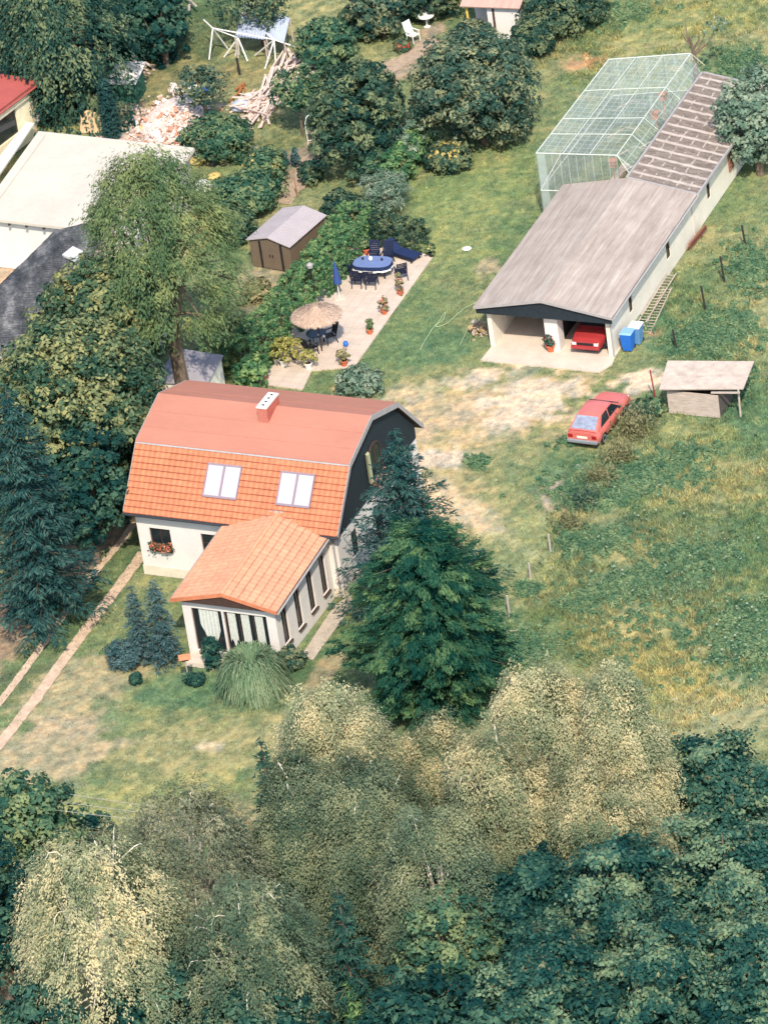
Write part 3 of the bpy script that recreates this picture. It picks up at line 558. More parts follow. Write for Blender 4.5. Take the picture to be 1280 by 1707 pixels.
# perches inside
for k in range(5):
    a = np.array((rng.uniform(-1, 2), rng.uniform(14, 22), rng.uniform(.8, 2.4))); mb = MB(); mb.tube([vl(a), vl(a+np.array([.8, .7, .3])), vl(a+np.array([1.6, .8, .1]))], [.04, .035, .02], 6); mb.build('perch', WOODGREY, avi)
mb = MB(); mb.box(*sum(zip(vl((.6, 13.3, 0)), vl((1.0, 19, .25))), ())); mb.build('plank_walk', WOODGREY, avi)
for k, (a, b) in enumerate(((2.0, 21.5), (2.3, 19.5), (1.9, 14.2))):
    mb = MB(); p = vl((a, b, 2.6)); mb.box(p[0], p[0]+.3, p[1], p[1]+.3, p[2], p[2]+.35); mb.box(p[0]-.05, p[0]+.35, p[1]-.05, p[1]+.35, p[2]+.35, p[2]+.39); mb.tube([(p[0]+.15, p[1]+.15, 0), (p[0]+.15, p[1]+.15, p[2])], .03); mb.build('nest_box', M_plain('orange nest box', col(206, 130, 90, .8), .8), avi)

# ------------------------------------------------------------------ foliage machinery
def unit(v): return v/(np.linalg.norm(v, axis=-1, keepdims=True)+1e-9)
def leaves(C, N, size, asp=.55, axis=None, fold=.0):
    """diamond leaves: centres C, normals N, long half axis size; optional axis = direction of the long axis"""
    n = len(C); N = unit(N)
    if axis is None: axis = rng.normal(size=(n, 3))
    A = unit(axis-N*(axis*N).sum(-1, keepdims=True)); B = np.cross(N, A); s = np.broadcast_to(np.asarray(size, float).reshape(-1, 1), (n, 1))
    V = np.stack([C-A*s, C+B*s*asp-A*s*.1, C+A*s, C-B*s*asp-A*s*.1], 1).reshape(-1, 3); F = np.arange(4*n).reshape(n, 4); return V, F
class Foliage:
    def __init__(s): s.V = []; s.T = []
    def add(s, V, tint): s.V.append(V); s.T.append(np.repeat(tint, 4))
    def build(s, name, mat, parent):
        V = np.concatenate(s.V); T = np.concatenate(s.T); return npmesh(name, V, np.arange(len(V)).reshape(-1, 4), mat, parent, tint=T)
def lumpy(D, seed, k=14, amp=.28):
    r = np.random.default_rng(seed); c = unit(r.normal(size=(k, 3))); w = r.uniform(-.6, 1, k)*amp
    return 1+(np.exp(-((1-D@c.T)/.22))*w).sum(-1)
def blob_crown(fo, c, rad, ncl, lpc, lsize, seed, clr=None, cone=0, hang=0, updip=.35, asp=.55, amp=.28, inner=.25, squash=.75):
    """crown of leaf clumps on a lumpy ellipsoid; cone>0 narrows the top"""
    r = np.random.default_rng(seed); rad = np.array(rad, float); c = np.array(c, float); mean = rad.mean()
    D = unit(r.normal(size=(ncl, 3))+np.array([0, 0, .25])); rr = lumpy(D, seed, amp=amp)*np.where(r.random(ncl) < inner, r.uniform(.35, .8, ncl), r.uniform(.72, 1.1, ncl))
    P = D*rr[:, None]*rad
    if cone:
        h = (P[:, 2]/rad[2]+1)/2; f = np.clip(1.25-h*cone, .08, 1.3); P[:, :2] *= f[:, None]
    rc = (clr or mean*.2)*r.uniform(.65, 1.35, ncl); tn = r.uniform(.02, .98, ncl)
    k = r.poisson(lpc, ncl); ii = np.repeat(np.arange(ncl), k); n = len(ii)
    d = unit(r.normal(size=(n, 3))+np.array([0, 0, updip])); q = P[ii]+d*(rc[ii]*r.uniform(.45, 1.0, n)**.6)[:, None]*np.array([1, 1, squash])
    if hang: q[:, 2] -= hang*r.random(n)**2*rc[ii]
    Nn = unit(d+unit(P[ii]/rad)*.6+r.normal(size=(n, 3))*.45+np.array([0, 0, .3]))
    V, F = leaves(c+q, Nn, lsize*r.uniform(.65, 1.3, n), asp)
    fo.add(V, np.clip(tn[ii]+r.normal(0, .16, n), 0, 1)); return c+P
def limbs(mb, base, tips, r0, seed, split=.45):
    r = np.random.default_rng(seed); base = np.array(base, float)
    for t in tips:
        t = np.array(t, float); z = base[2]+(t[2]-base[2])*r.uniform(.1, .5); s = np.array([base[0], base[1], max(z, .3)])
        m = (s+t)/2+r.normal(0, .12, 3)*np.linalg.norm(t-s)*.5; mb.tube([s, m, t], [r0*.5, r0*.3, r0*.08], 5)
MESHES = {}
def place_tree(name, label, at, kids, group=None, rz=0, sc=1):
    return thing(name, label, 'tree' if 'tree' in name or name in ('birch', 'spruce', 'larch') else 'shrub', at, rz, group, sc)
def broad(name, label, at, h, r, mat, seed, bottom=.22, ncl=None, lpc=70, lsize=.15, bark=None, group=None, cat='tree', cone=0, hang=0, clr=None, amp=.3, asp=.55, trunk_r=None, inner=.25, offs=(0, 0)):
    root = thing(name, label, cat, at, 0, group); fo = Foliage(); zc = h*(1+bottom)/2; rz = h*(1-bottom)/2
    ncl = ncl or int(60+55*r*r); lpc = lpc*.52; clr = clr and clr*.8
    P = blob_crown(fo, (offs[0], offs[1], zc), (r*.9, r*.9, rz*.93), ncl, lpc, lsize, seed, clr=clr or min(.55, .13*r+.12), cone=cone, hang=hang, amp=amp, asp=asp, inner=inner)
    fo.build('crown', mat, root); mb = MB(); tr = trunk_r or .028*h+.02
    top = (offs[0]*.7, offs[1]*.7, h*.72); mb.tube([(0, 0, -.1), (.02*h*.3, 0, h*.25), (offs[0]*.4, offs[1]*.4, h*.5), top], [tr*1.25, tr, tr*.7, tr*.25], 8)
    sel = P[np.random.default_rng(seed).permutation(len(P))[:14]]; limbs(mb, (0, 0, h*bottom*.6), sel, tr, seed); mb.build('trunk', bark or BARK, root); return root
def weeping(name, label, at, h, r, mat, seed, ntip=110, nstr=9, drop=1.6, lsize=.085, bark=None, group=None, bottom=.25, up=.5, lean=(0, 0), lps=12, asp=.45, cat='tree', top=1.0, fine=.14):
    """birch or willow: rising limbs whose twigs hang down in strands of small leaves"""
    rr = np.random.default_rng(seed); root = thing(name, label, cat, at, 0, group); fo = Foliage(); mb = MB(); tr = .022*h+.03
    D = unit(rr.normal(size=(ntip, 3))+np.array([0, 0, .75])); sc = lumpy(D, seed, amp=.3)*rr.uniform(.55, 1.0, ntip)**.5
    zc = h*(1+bottom)/2-.1*h; rz = h-zc; Tp = D*sc[:, None]*np.array([r*.92, r*.92, rz*.95])+np.array([lean[0]*h*.5, lean[1]*h*.5, zc]); Tp[:, 2] = np.maximum(Tp[:, 2], h*bottom)
    mb.tube([(0, 0, -.1), (lean[0]*h*.2, lean[1]*h*.2, h*.35), (lean[0]*h*.45, lean[1]*h*.45, h*.65), (lean[0]*h*.55, lean[1]*h*.55, h*.9)], [tr*1.2, tr*.9, tr*.55, tr*.15], 8)
    for t in Tp[:34]:
        s = np.array([lean[0]*h*.3, lean[1]*h*.3, h*rr.uniform(.25, .6)]); m = (s*.5+t*.5)+np.array([0, 0, .12*h*rr.random()]); mb.tube([s, m, t], [tr*.42, tr*.26, tr*.07], 5)
    if bark is None:
        for t in Tp[::4]:
            dd = unit(np.array([t[0], t[1], .15*h])+rr.normal(0, .3, 3)); mb.tube([t*.55+np.array([0, 0, .4*t[2]]), t+dd*.15, t+dd*.45+np.array([0, 0, -.15]), t+dd*.7+np.array([0, 0, -.6])], [.035, .026, .018, .01], 4, False)
    ii = np.repeat(np.arange(ntip), nstr); ns = len(ii); tn = rr.uniform(.15, .85, ntip)
    out = unit(np.stack([Tp[ii, 0]-lean[0]*h*.4, Tp[ii, 1]-lean[1]*h*.4, 0*ii], -1)+rr.normal(0, .7*r*.5, (ns, 3))*np.array([1, 1, 0]))
    start = Tp[ii]+rr.normal(0, .115*min(r, 2.5), (ns, 3)); ln = drop*rr.uniform(.4, 1.15, ns); stn = np.clip(tn[ii]+rr.normal(0, .1, ns), 0, 1)
    jj = np.repeat(np.arange(ns), lps); n = len(jj); t = rr.random(n)
    reach = .55*ln*up*2
    q = start[jj]+out[jj]*(reach[jj]*np.sqrt(t))[:, None]+np.array([0, 0, 1.])*((up*.35*ln[jj])*np.sin(np.pi*np.minimum(t*1.4, 1))-ln[jj]*t**1.6)[:, None]+rr.normal(0, fine, (n, 3))*np.array([1, 1, .7])*.6
    ax = out[jj]*(1-t)[:, None]+np.array([0, 0, -1.])*(t+.25)[:, None]+rr.normal(0, .35, (n, 3)); N = out[jj]*.75+np.array([0, -.15, .75])+rr.normal(0, .26, (n, 3))
    q[:, 2] = np.maximum(q[:, 2], .05); V, F = leaves(q, N, lsize*rr.uniform(.7, 1.35, n), asp, ax); fo.add(V, np.clip(stn[jj]+.3*(.4-t)+rr.normal(0, .07, n), 0, 1)); fo.build('crown', mat, root); mb.build('trunk', bark or BIRCHBARK, root); return root
def conifer(name, label, at, h, r, mat, seed, step=.34, nb=9, dens=11, lsize=.13, bottom=.03, group=None, droop=.18, power=.85, cat='tree', asp=.22, bark=None, ragged=.25):
    rr = np.random.default_rng(seed); root = thing(name, label, cat, at, 0, group); fo = Foliage(); mb = MB(); mb.tube([(0, 0, -.1), (0, 0, h*.5), (0, 0, h*.98)], [.02*h+.03, .012*h+.02, .01], 7)
    zz = np.arange(h*bottom+.1, h*.985, step)
    for z in zz:
        f = 1-(z-h*bottom)/(h*(1-bottom)); m = nb if f > .12 else max(4, nb//2); a0 = rr.random()*6.28
        for b in range(m):
            a = a0+6.28*b/m+rr.normal(0, .18); ln = r*(f**power)*rr.uniform(1-ragged*1.6, 1+ragged*.5)+.08; dv = np.array([math.cos(a), math.sin(a), 0]); z1 = z+rr.normal(0, step*.35)
            k = max(5, int(ln*dens*2.4)); t = np.sort(rr.random(k))**.75; cen = np.array([0, 0, z1])+dv*(t*ln)[:, None]; cen[:, 2] += ln*(.10*t-droop*2*t*t+droop*1.1*t**4)
            side = np.array([-dv[1], dv[0], 0]); sg = rr.choice([-1, 1], k); w = (.3*ln*(1-.75*t)+.06)*rr.uniform(.1, 1, k); cen = cen+side*(sg*w)[:, None]; cen[:, 2] += -w*.3+rr.normal(0, .03, k)
            ax = dv+side*(sg*.75)[:, None]+np.array([0, 0, -.15])+rr.normal(0, .2, (k, 3)); N = np.array([0, 0, 1.])+dv*.35+rr.normal(0, .38, (k, 3))
            V, F = leaves(cen, N, lsize*rr.uniform(.8, 1.5, k), asp, ax); fo.add(V, np.clip(.35+.25*t+rr.normal(0, .17, k), 0, 1))
            if ln > .5 and b % 3 == 0: mb.tube([(0, 0, z1), tuple(dv*ln*.9+np.array([0, 0, z1-ln*.08]))], [.02, .006], 4, False)
    fo.build('crown', mat, root); mb.build('trunk', bark or BARK, root); return root
def feather(name, label, at, h, r, mat, seed, nbr=190, cpb=7, lpc=85, lsize=.11, asp=.26, clr=.3, bottom=.02, power=.6, droop=.25, cat='tree', round_top=.12, axn=.4, tuck=.4):
    rr = np.random.default_rng(seed); root = thing(name, label, cat, at); fo = Foliage(); mb = MB(); mb.tube([(0, 0, -.1), (0, 0, h*.5), (0, 0, h*.95)], [.026*h, .016*h, .02], 8)
    z = h*(bottom+(1-bottom)*(1-rr.random(nbr)**.62)); f = 1-(z/h-bottom)/(1-bottom); a = rr.random(nbr)*6.283; lob = .72+.35*vnoise(np.cos(a)*1.7+3+z*.45, np.sin(a)*1.7+z*.6); ln = r*(f+round_top)**power*(1-tuck*np.clip((f-.62)/.38, 0, 1))*rr.uniform(.55, 1.12, nbr)*lob*1.1
    dv = np.stack([np.cos(a), np.sin(a), 0*a], -1); ii = np.repeat(np.arange(nbr), cpb); t = rr.random(len(ii))**.55; c = dv[ii]*(t*ln[ii])[:, None]; c[:, 2] = z[ii]+ln[ii]*(.12*t-droop*1.3*t*t)+rr.normal(0, .12, len(ii)); c += rr.normal(0, .16, c.shape); c[:, 2] = np.clip(c[:, 2], .15, h)
    tb = rr.uniform(.05, .75, nbr); tn = tb[ii]+.25*(t-.5)+rr.normal(0, .1, len(ii)); R0 = clr*rr.uniform(.6, 1.35, len(ii))*(.6+.4*np.minimum(1, ln[ii]))
    jj = np.repeat(np.arange(len(ii)), rr.poisson(lpc, len(ii))); n = len(jj); d = unit(rr.normal(size=(n, 3))+np.array([0, 0, .25])); q = c[jj]+d*(R0[jj]*rr.uniform(.05, 1.25, n))[:, None]*np.array([1, 1, .6])+dv[ii][jj]*(R0[jj]*rr.uniform(-1.2, 1.2, n))[:, None]; q[:, 2] = np.maximum(q[:, 2], .04)
    ax = dv[ii][jj]*1.2+np.array([0, 0, -.5])+rr.normal(0, axn, (n, 3)); N = d*.45+dv[ii][jj]*.35+np.array([0, -.1, .6])+rr.normal(0, .35, (n, 3)); V, F = leaves(q, N, lsize*rr.uniform(.65, 1.35, n), asp, ax); fo.add(V, np.clip(tn[jj]+rr.normal(0, .13, n), 0, 1)); fo.build('crown', mat, root)
    for k in range(0, nbr, 5): mb.tube([(0, 0, z[k]), tuple(dv[k]*ln[k]*.85+np.array([0, 0, z[k]-droop*ln[k]*.7]))], [.035, .008], 4, False)
    mb.build('trunk', BARK, root); return root
def top_at(px, py, h): P = g(px, py, h); P[2] = 0; return P
def rad_px(P, w): return w*mpp(P)/2
# leaf materials
LK = .76
L_LIN = M_leaf('linden leaves', (50, 86, 72), (176, 174, 118), k=LK); L_LAR = M_leaf('larch needles', (82, 112, 80), (158, 166, 108), k=LK)
L_SPR = M_leaf('dark spruce needles', (28, 66, 70), (92, 126, 112), k=LK); L_RND = M_leaf('dark glossy leaves', (36, 72, 68), (142, 152, 110), k=LK)
L_APP = M_leaf('apple leaves', (54, 90, 82), (164, 166, 126), (190, 182, 124), k=LK); L_BIR = M_leaf('pale birch leaves', (118, 134, 104), (232, 214, 168), trans=.42, k=LK*1.22); L_BIR3 = M_leaf('yellowing birch leaves', (104, 122, 94), (224, 206, 158), trans=.42, k=LK*1.15)
L_BIR2 = M_leaf('olive birch leaves', (78, 104, 86), (176, 178, 136), trans=.42, k=LK*1.05); L_WIL = M_leaf('grey olive leaves', (98, 112, 92), (178, 174, 138), trans=.42, k=LK*1.1)
L_OAK = M_leaf('blue green oak leaves', (30, 74, 72), (144, 166, 128), (170, 162, 116), k=LK); L_BLU = M_leaf('blue spruce needles', (58, 92, 96), (116, 144, 142), k=LK)
L_HED = M_leaf('hedge leaves', (66, 114, 82), (166, 190, 124), k=LK); L_GRS = M_leaf('silver grass blades', (98, 132, 98), (196, 204, 164), k=LK); L_SIL = M_leaf('silver green leaves', (104, 134, 114), (176, 188, 160), k=LK)
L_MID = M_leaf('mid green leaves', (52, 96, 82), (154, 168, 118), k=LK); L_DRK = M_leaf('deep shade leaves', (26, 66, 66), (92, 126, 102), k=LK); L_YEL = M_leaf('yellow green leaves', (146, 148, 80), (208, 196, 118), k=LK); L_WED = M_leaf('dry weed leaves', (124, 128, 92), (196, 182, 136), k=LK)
L_YEW = M_leaf('yew needles', (22, 70, 64), (124, 156, 104), k=LK)
L_RED = M_leaf('red flowers', (190, 70, 56), (226, 120, 96), k=.8); L_PNK = M_leaf('pink flowers', (214, 140, 130), (240, 196, 180), k=.8); L_FYL = M_leaf('yellow flowers', (216, 184, 100), (236, 216, 140), k=.75); L_ORG = M_leaf('orange geraniums', (206, 104, 70), (232, 160, 130), k=.8)

# ------------------------------------------------------------------ trees and shrubs
def T(px, py, h): return top_at(px, py, h)
# left of the house
P = T(158, 445, 9.0); broad('linden_tree', 'tall linden with yellow tipped leaves against the black felt roof', P, 9.0, rad_px(P, 205), L_LIN, 11, .2, lpc=110, lsize=.13, trunk_r=.25)
P = T(88, 562, 9.5); broad('linden_tree', 'wider linden with yellow tipped leaves at the left edge, nearest the house', P, 9.5, rad_px(P, 265), L_LIN, 12, .15, lpc=110, lsize=.13, trunk_r=.28)
P = T(8, 640, 12.5); conifer('spruce_tree', 'tall dark spruce at the left edge beside the dirt track', P, 12.5, rad_px(P, 225), L_SPR, 13, nb=10, dens=13, power=.62, bottom=.06, droop=.14)
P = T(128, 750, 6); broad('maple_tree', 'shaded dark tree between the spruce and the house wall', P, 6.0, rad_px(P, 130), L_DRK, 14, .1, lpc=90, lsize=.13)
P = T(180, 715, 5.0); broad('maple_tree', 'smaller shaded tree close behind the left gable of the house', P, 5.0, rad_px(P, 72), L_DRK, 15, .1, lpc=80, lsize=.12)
P = g(315, 694); hl = height(315, 694, 285); weeping('larch_tree', 'feathery yellow green larch with bare trunk behind the house roof', P, hl, rad_px(P, 218), L_LAR, 16, ntip=230, nstr=12, drop=.8, lsize=.1, bark=BARK, bottom=.42, up=.8, lean=(-.035, 0), lps=16, asp=.3, fine=.22)
# top left wood
P = T(70, -70, 9); weeping('willow_tree', 'dark weeping tree in the top left corner above the red roof', P, 9, rad_px(P, 210), L_RND, 17, ntip=240, nstr=12, drop=1.8, lsize=.11, bark=BARK, bottom=.1)
P = T(200, -70, 5.6); weeping('willow_tree', 'dark drooping tree behind the firewood heap', P, 5.6, rad_px(P, 125), L_DRK, 18, ntip=200, nstr=12, drop=1.8, lsize=.11, bark=BARK, bottom=.1)
P = T(100, 70, 4.0); broad('elder_tree', 'bushy dark tree between red roof and cypress', P, 4.0, rad_px(P, 125), L_RND, 19, .05, lpc=80, lsize=.13)
P = T(60, 45, 5); broad('elder_tree', 'bushy dark tree directly behind the red roof', P, 5, rad_px(P, 120), L_RND, 20, .05, lpc=80, lsize=.13)
P = T(255, -30, 5); broad('elder_tree', 'dark tree at the top edge left of the old plank heap', P, 5, rad_px(P, 90), L_DRK, 21, .05, lpc=70, lsize=.13)
P = g(188, 230); h = height(188, 230, 128); conifer('cypress_tree', 'narrow dark column cypress behind the white flat roof', P, h, rad_px(P, 30), L_SPR, 22, step=.14, nb=9, dens=26, lsize=.1, bottom=.0, power=.35, droop=-.3, ragged=.12)
P = g(345, 200); broad('apple_tree', 'small sparse apple tree over blue bags beside the rubble', P, height(345, 200, 112), rad_px(P, 85), L_APP, 23, .3, lpc=26, lsize=.1)
# middle garden
P = g(618, 288); h = height(618, 288, 106); broad('walnut_tree', 'round dark glossy tree in the middle of the garden', P, h, rad_px(P, 155), L_RND, 24, .06, lpc=110, lsize=.12)
P = g(808, 240); h = height(808, 240, 62); broad('apple_tree', 'big spreading apple tree with yellowish top beside the lawn', P, h, rad_px(P, 185), L_APP, 25, .05, lpc=110, lsize=.11)
P = g(545, 120); broad('plum_tree', 'leafy garden tree above the round dark tree, left of the path', P, height(545, 120, 40), rad_px(P, 95), L_MID, 26, .08, lpc=80, lsize=.11)
P = g(440, 75); broad('plum_tree', 'sparse tree in front of the grey corrugated sheets', P, height(440, 75, -25), rad_px(P, 110), L_RND, 27, .35, lpc=26, lsize=.1)
P = g(640, 62); broad('pear_tree', 'grey green tree at the head of the garden path', P, height(640, 62, -20), rad_px(P, 85), L_APP, 28, .1, lpc=80, lsize=.11)
P = g(718, 28); broad('pear_tree', 'dark tree beside the hut porch at the top edge', P, height(718, 28, -50), rad_px(P, 110), L_RND, 29, .08, lpc=80, lsize=.12)
P = g(600, 55); broad('pear_tree', 'low leafy tree at top edge between yellow lawn and path', P, height(600, 55, 20), rad_px(P, 75), L_MID, 30, .05, lpc=70, lsize=.11)
P = g(505, 226); broad('apple_tree', 'young slim apple tree standing on the grass by the timber pile', P, height(505, 226, 125), rad_px(P, 80), L_MID, 31, .42, lpc=40, lsize=.1, trunk_r=.06)
P = g(548, 235); broad('hazel_bush', 'bush touching the left side of the round dark tree', P, 1.8, rad_px(P, 60), L_RND, 32, .0, lpc=60, lsize=.11)
def bush(name, label, px, py, w, h, mat, seed, lpc=70, lsize=.1, cat='bush', bottom=.0, flower=None, nf=0, **k):
    P = g(px, py); root = broad(name, label, P, h, rad_px(P, w), mat, seed, bottom, lpc=lpc, lsize=lsize, cat=cat, trunk_r=.04, **k)
    if flower:
        fo = Foliage(); r = rad_px(P, w); q = np.random.default_rng(seed+1); d = unit(q.normal(size=(nf, 3))+np.array([0, -.3, .8])); c = d*np.array([r*.95, r*.95, h*.5])+np.array([0, 0, h*.5]); V, F = leaves(c, d+q.normal(0, .3, (nf, 3)), .085*q.uniform(.7, 1.3, nf), .8); fo.add(V, q.random(nf)); fo.build('blossom', flower, root)
    return root
bush('lilac_bush', 'light green bush hanging over the right end of the rubble', 372, 262, 110, 2.3, L_MID, 40, lpc=90)
bush('lilac_bush', 'bush with pale leaves right of the larch, below the yellow sacks', 415, 350, 110, 2.0, L_MID, 41, lpc=90)
bush('lilac_bush', 'dark bush between the larch and the grey metal shed', 392, 400, 70, 1.5, L_RND, 42)
bush('lilac_bush', 'bush with yellow blossom beside the gravel path', 445, 300, 80, 1.7, L_MID, 43, flower=L_FYL, nf=60)
bush('silver_bush', 'silver green bush in front of the round dark tree', 652, 282, 95, 2.8, L_SIL, 44, lpc=80)
P = g(645, 352); broad('pine_tree', 'small grey green pine above the hedge corner', P, height(645, 352, 292), rad_px(P, 85), L_SIL, 45, .1, lpc=50, lsize=.12, asp=.2)
P = g(625, 312); broad('young_tree', 'light green sapling left of the small grey green pine', P, height(625, 312, 245), rad_px(P, 50), L_MID, 46, .1, lpc=50, lsize=.1)
bush('flower_bush', 'low bush full of yellow flowers at the lawn edge', 748, 278, 80, 1.3, L_RND, 47, flower=L_FYL, nf=170)
bush('shrub', 'dark low shrub behind the hedge above the metal shed', 570, 362, 65, 1.1, L_RND, 48)
bush('shrub', 'small dark shrub on the gravel path side', 522, 305, 40, 1.0, L_RND, 49)
bush('shrub', 'big bush beside the white hut at the top', 935, 45, 150, 2.6, L_RND, 50, lpc=90)
bush('shrub', 'dense bush between the apple tree and the white hut', 893, 90, 75, 2.0, L_RND, 51, lpc=80)
bush('shrub', 'dark bush below the hut porch', 790, 75, 70, 1.2, L_APP, 52)
bush('shrub', 'lower grey green bush at the left foot of the apple tree', 728, 205, 75, 2.6, L_APP, 53)
bush('shrub', 'pale bush under the right side of the apple tree', 850, 235, 70, 2.0, L_APP, 54)
for k, (px, py, hh, lb) in enumerate(((475, 276, .95, 'smaller of two small dark cone conifers on the grass'), (495, 278, 1.15, 'larger of two small dark cone conifers on the grass'))):
    P = g(px, py); broad('dwarf_conifer', lb, P, hh, .26, L_BLU, 60+k, .0, ncl=60, lpc=40, lsize=.06, cat='conifer', cone=.8, clr=.1, amp=.1)
# thuja row running down from the round tree
for k, (px, py) in enumerate(((690, 262), (672, 285), (657, 306), (706, 240))):
    P = g(px, py+18); broad('thuja_tree', 'dark thuja in a short row beside the yellow flower bush', P, 2.4, .75, L_HED, 64+k, .0, ncl=110, lpc=60, lsize=.08, cone=.5, clr=.22, amp=.12, group='thuja row beside the lawn')
# hedges round the patio
def hedge(name, label, pts, w, h, mat, seed, dens=420):
    P = [g(*p) for p in pts]; o = sum(P)/len(P); root = thing(name, label, 'hedge', o); fo = Foliage(); r = np.random.default_rng(seed); mb = MB()
    for a, b in zip(P, P[1:]):
        d = b-a; Ls = np.linalg.norm(d); d = d/Ls; s = np.array([-d[1], d[0], 0]); nc = int(Ls*(w+2*h)*15)
        t = r.random(nc); q = r.random(nc)*(w+2*h); lx = np.where(q < h, -w/2, np.where(q < h+w, q-h-w/2, w/2)); lz = np.where(q < h, q, np.where(q < h+w, h, q-h-w))
        c = a+d*(t*Ls)[:, None]+s*lx[:, None]; c[:, 2] = lz+(fbm(c[:, 0]*1.1, c[:, 1]*1.1, 3)-.5)*.22*(lz > h*.6); nrm = np.where((q < h)[:, None], -s, np.where((q < h+w)[:, None], np.array([0, 0, 1.]), s))
        k = r.poisson(42, nc); ii = np.repeat(np.arange(nc), k); n = len(ii); dd = unit(r.normal(size=(n, 3))+nrm[ii]*.6+np.array([0, 0, .2])); C = c[ii]+dd*r.uniform(.02, .17, (n, 1)); tn = r.uniform(.2, .8, nc)
        C[:, 2] = np.maximum(C[:, 2], .03); V, F = leaves(C-o, dd+r.normal(0, .4, (n, 3)), .062*r.uniform(.7, 1.3, n)); fo.add(V, np.clip(tn[ii]+r.normal(0, .15, n), 0, 1))
        for kk in range(int(Ls/.5)):
            p = a+d*(kk*.5+.2)-o; mb.tube([p, p+np.array([0, 0, h*.85])], [.03, .012], 5)
    fo.build('foliage', mat, root); mb.build('stem', BARK, root); return root
hedge('hedge', 'clipped hedge running down the left side of the patio', [(404, 634), (470, 560), (540, 475), (603, 390)], 1.6, 1.8, L_HED, 70)
hedge('hedge', 'darker clipped hedge across the far end of the patio', [(618, 395), (670, 412), (712, 416)], 1.1, 1.4, L_RND, 71)
bush('shrub', 'feathery shrub at the hedge end behind the house roof', 372, 615, 70, 1.6, L_LAR, 72, asp=.3)
bush('shrub', 'dark shrub at lower hedge end by the house roof', 420, 640, 60, 1.4, L_HED, 73)
bush('shrub', 'loose grey green shrub behind the roof ridge at the patio end', 600, 655, 75, 1.1, L_SIL, 74, lpc=36)
bush('shrub', 'pale dry shrub behind the hedge near the metal shed', 428, 498, 50, .9, L_WED, 75, lpc=50)
bush('shrub', 'yellowish shrub beneath the larch right side', 372, 560, 55, .9, L_LAR, 76, asp=.3)
# by the house
P = T(655, 698, 9.6); conifer('spruce_tree', 'slim ragged spruce in front of the dark gable', P, 9.3, rad_px(P, 290), L_SPR, 80, nb=11, dens=16, power=.85, bottom=.02, step=.3, lsize=.12, ragged=.38)
P = T(692, 878, 9.2); feather('yew_tree', 'massive dark green bushy conifer below the gable spruce', P, 9.2, rad_px(P, 355), L_YEW, 81, nbr=460, cpb=11, lpc=62, lsize=.09, clr=.21, power=.5, round_top=.1, droop=.1, tuck=.5)
P = g(258, 1095); conifer('blue_conifer', 'left of two bluish conifers beside the garden room', g(240, 1100), height(240, 1100, 975), .75, L_BLU, 82, step=.2, nb=8, dens=14, lsize=.09, cat='conifer', power=.6)
conifer('blue_conifer', 'right of two bluish conifers, nearest the garden room wall', g(278, 1105), height(278, 1105, 968), .85, L_BLU, 83, step=.2, nb=9, dens=16, lsize=.085, cat='conifer', power=.5)
bush('juniper_bush', 'low spreading bluish juniper at the foot of the conifers', 208, 1108, 58, 1.1, L_BLU, 84, asp=.25)
bush('garden_plant', 'tiny dark plant alone on the front lawn', 228, 1140, 13, .5, L_DRK, 85, cat='plant', lsize=.06)
bush('garden_plant', 'low plant under the bird house', 330, 1140, 28, .5, L_DRK, 86, cat='plant', lsize=.06)
bush('garden_plant', 'pale leafy plant at the corner right of the grass clump', 492, 1112, 40, 1.0, L_APP, 87, cat='plant', lsize=.08)
bush('shrub', 'dark rambling shrub between the lace window and the grass clump', 358, 1115, 30, 1.5, L_DRK, 88, lsize=.08)
# big clump of silver grass
P = g(424, 1150); root = thing('ornamental_grass', 'big arching clump of tall ornamental grass before the garden room', 'grass clump', P); fo = Foliage(); r = np.random.default_rng(90); n = 2600
n = 4200; bend = r.normal(0, .3, n); a = r.random(n)*6.283; rad0 = .8*np.sqrt(r.random(n)); ln = r.uniform(1.9, 3.5, n); el = r.uniform(.7, 1.5, n)
dv = np.stack([np.cos(a), np.sin(a), 0*a], -1); b0 = dv*rad0[:, None]; segs = 7; sd = np.stack([-np.sin(a), np.cos(a), 0*a], -1); tn = r.random(n); prev = None
for k in range(segs+1):
    tt = k/segs; out = ln*(np.cos(el)*tt*.3+.12*tt**2.0); up = ln*(np.sin(el)*tt*1.45-1.0*tt**2.3); q = b0+dv*out[:, None]+sd*(bend*tt**2)[:, None]; q[:, 2] = np.maximum(up, .03); w = .03*(1-.8*tt)+.004
    cur = (q-sd*w[:, None] if hasattr(w, 'shape') and np.ndim(w) else q-sd*w, q+sd*w)
    if prev is not None: fo.add(np.stack([prev[0], prev[1], cur[1], cur[0]], 1).reshape(-1, 3), np.clip(.25+.5*tt*tn+r.normal(0, .12, n), 0, 1))
    prev = cur
fo.build('blade', L_GRS, root)['kind'] = 'stuff'
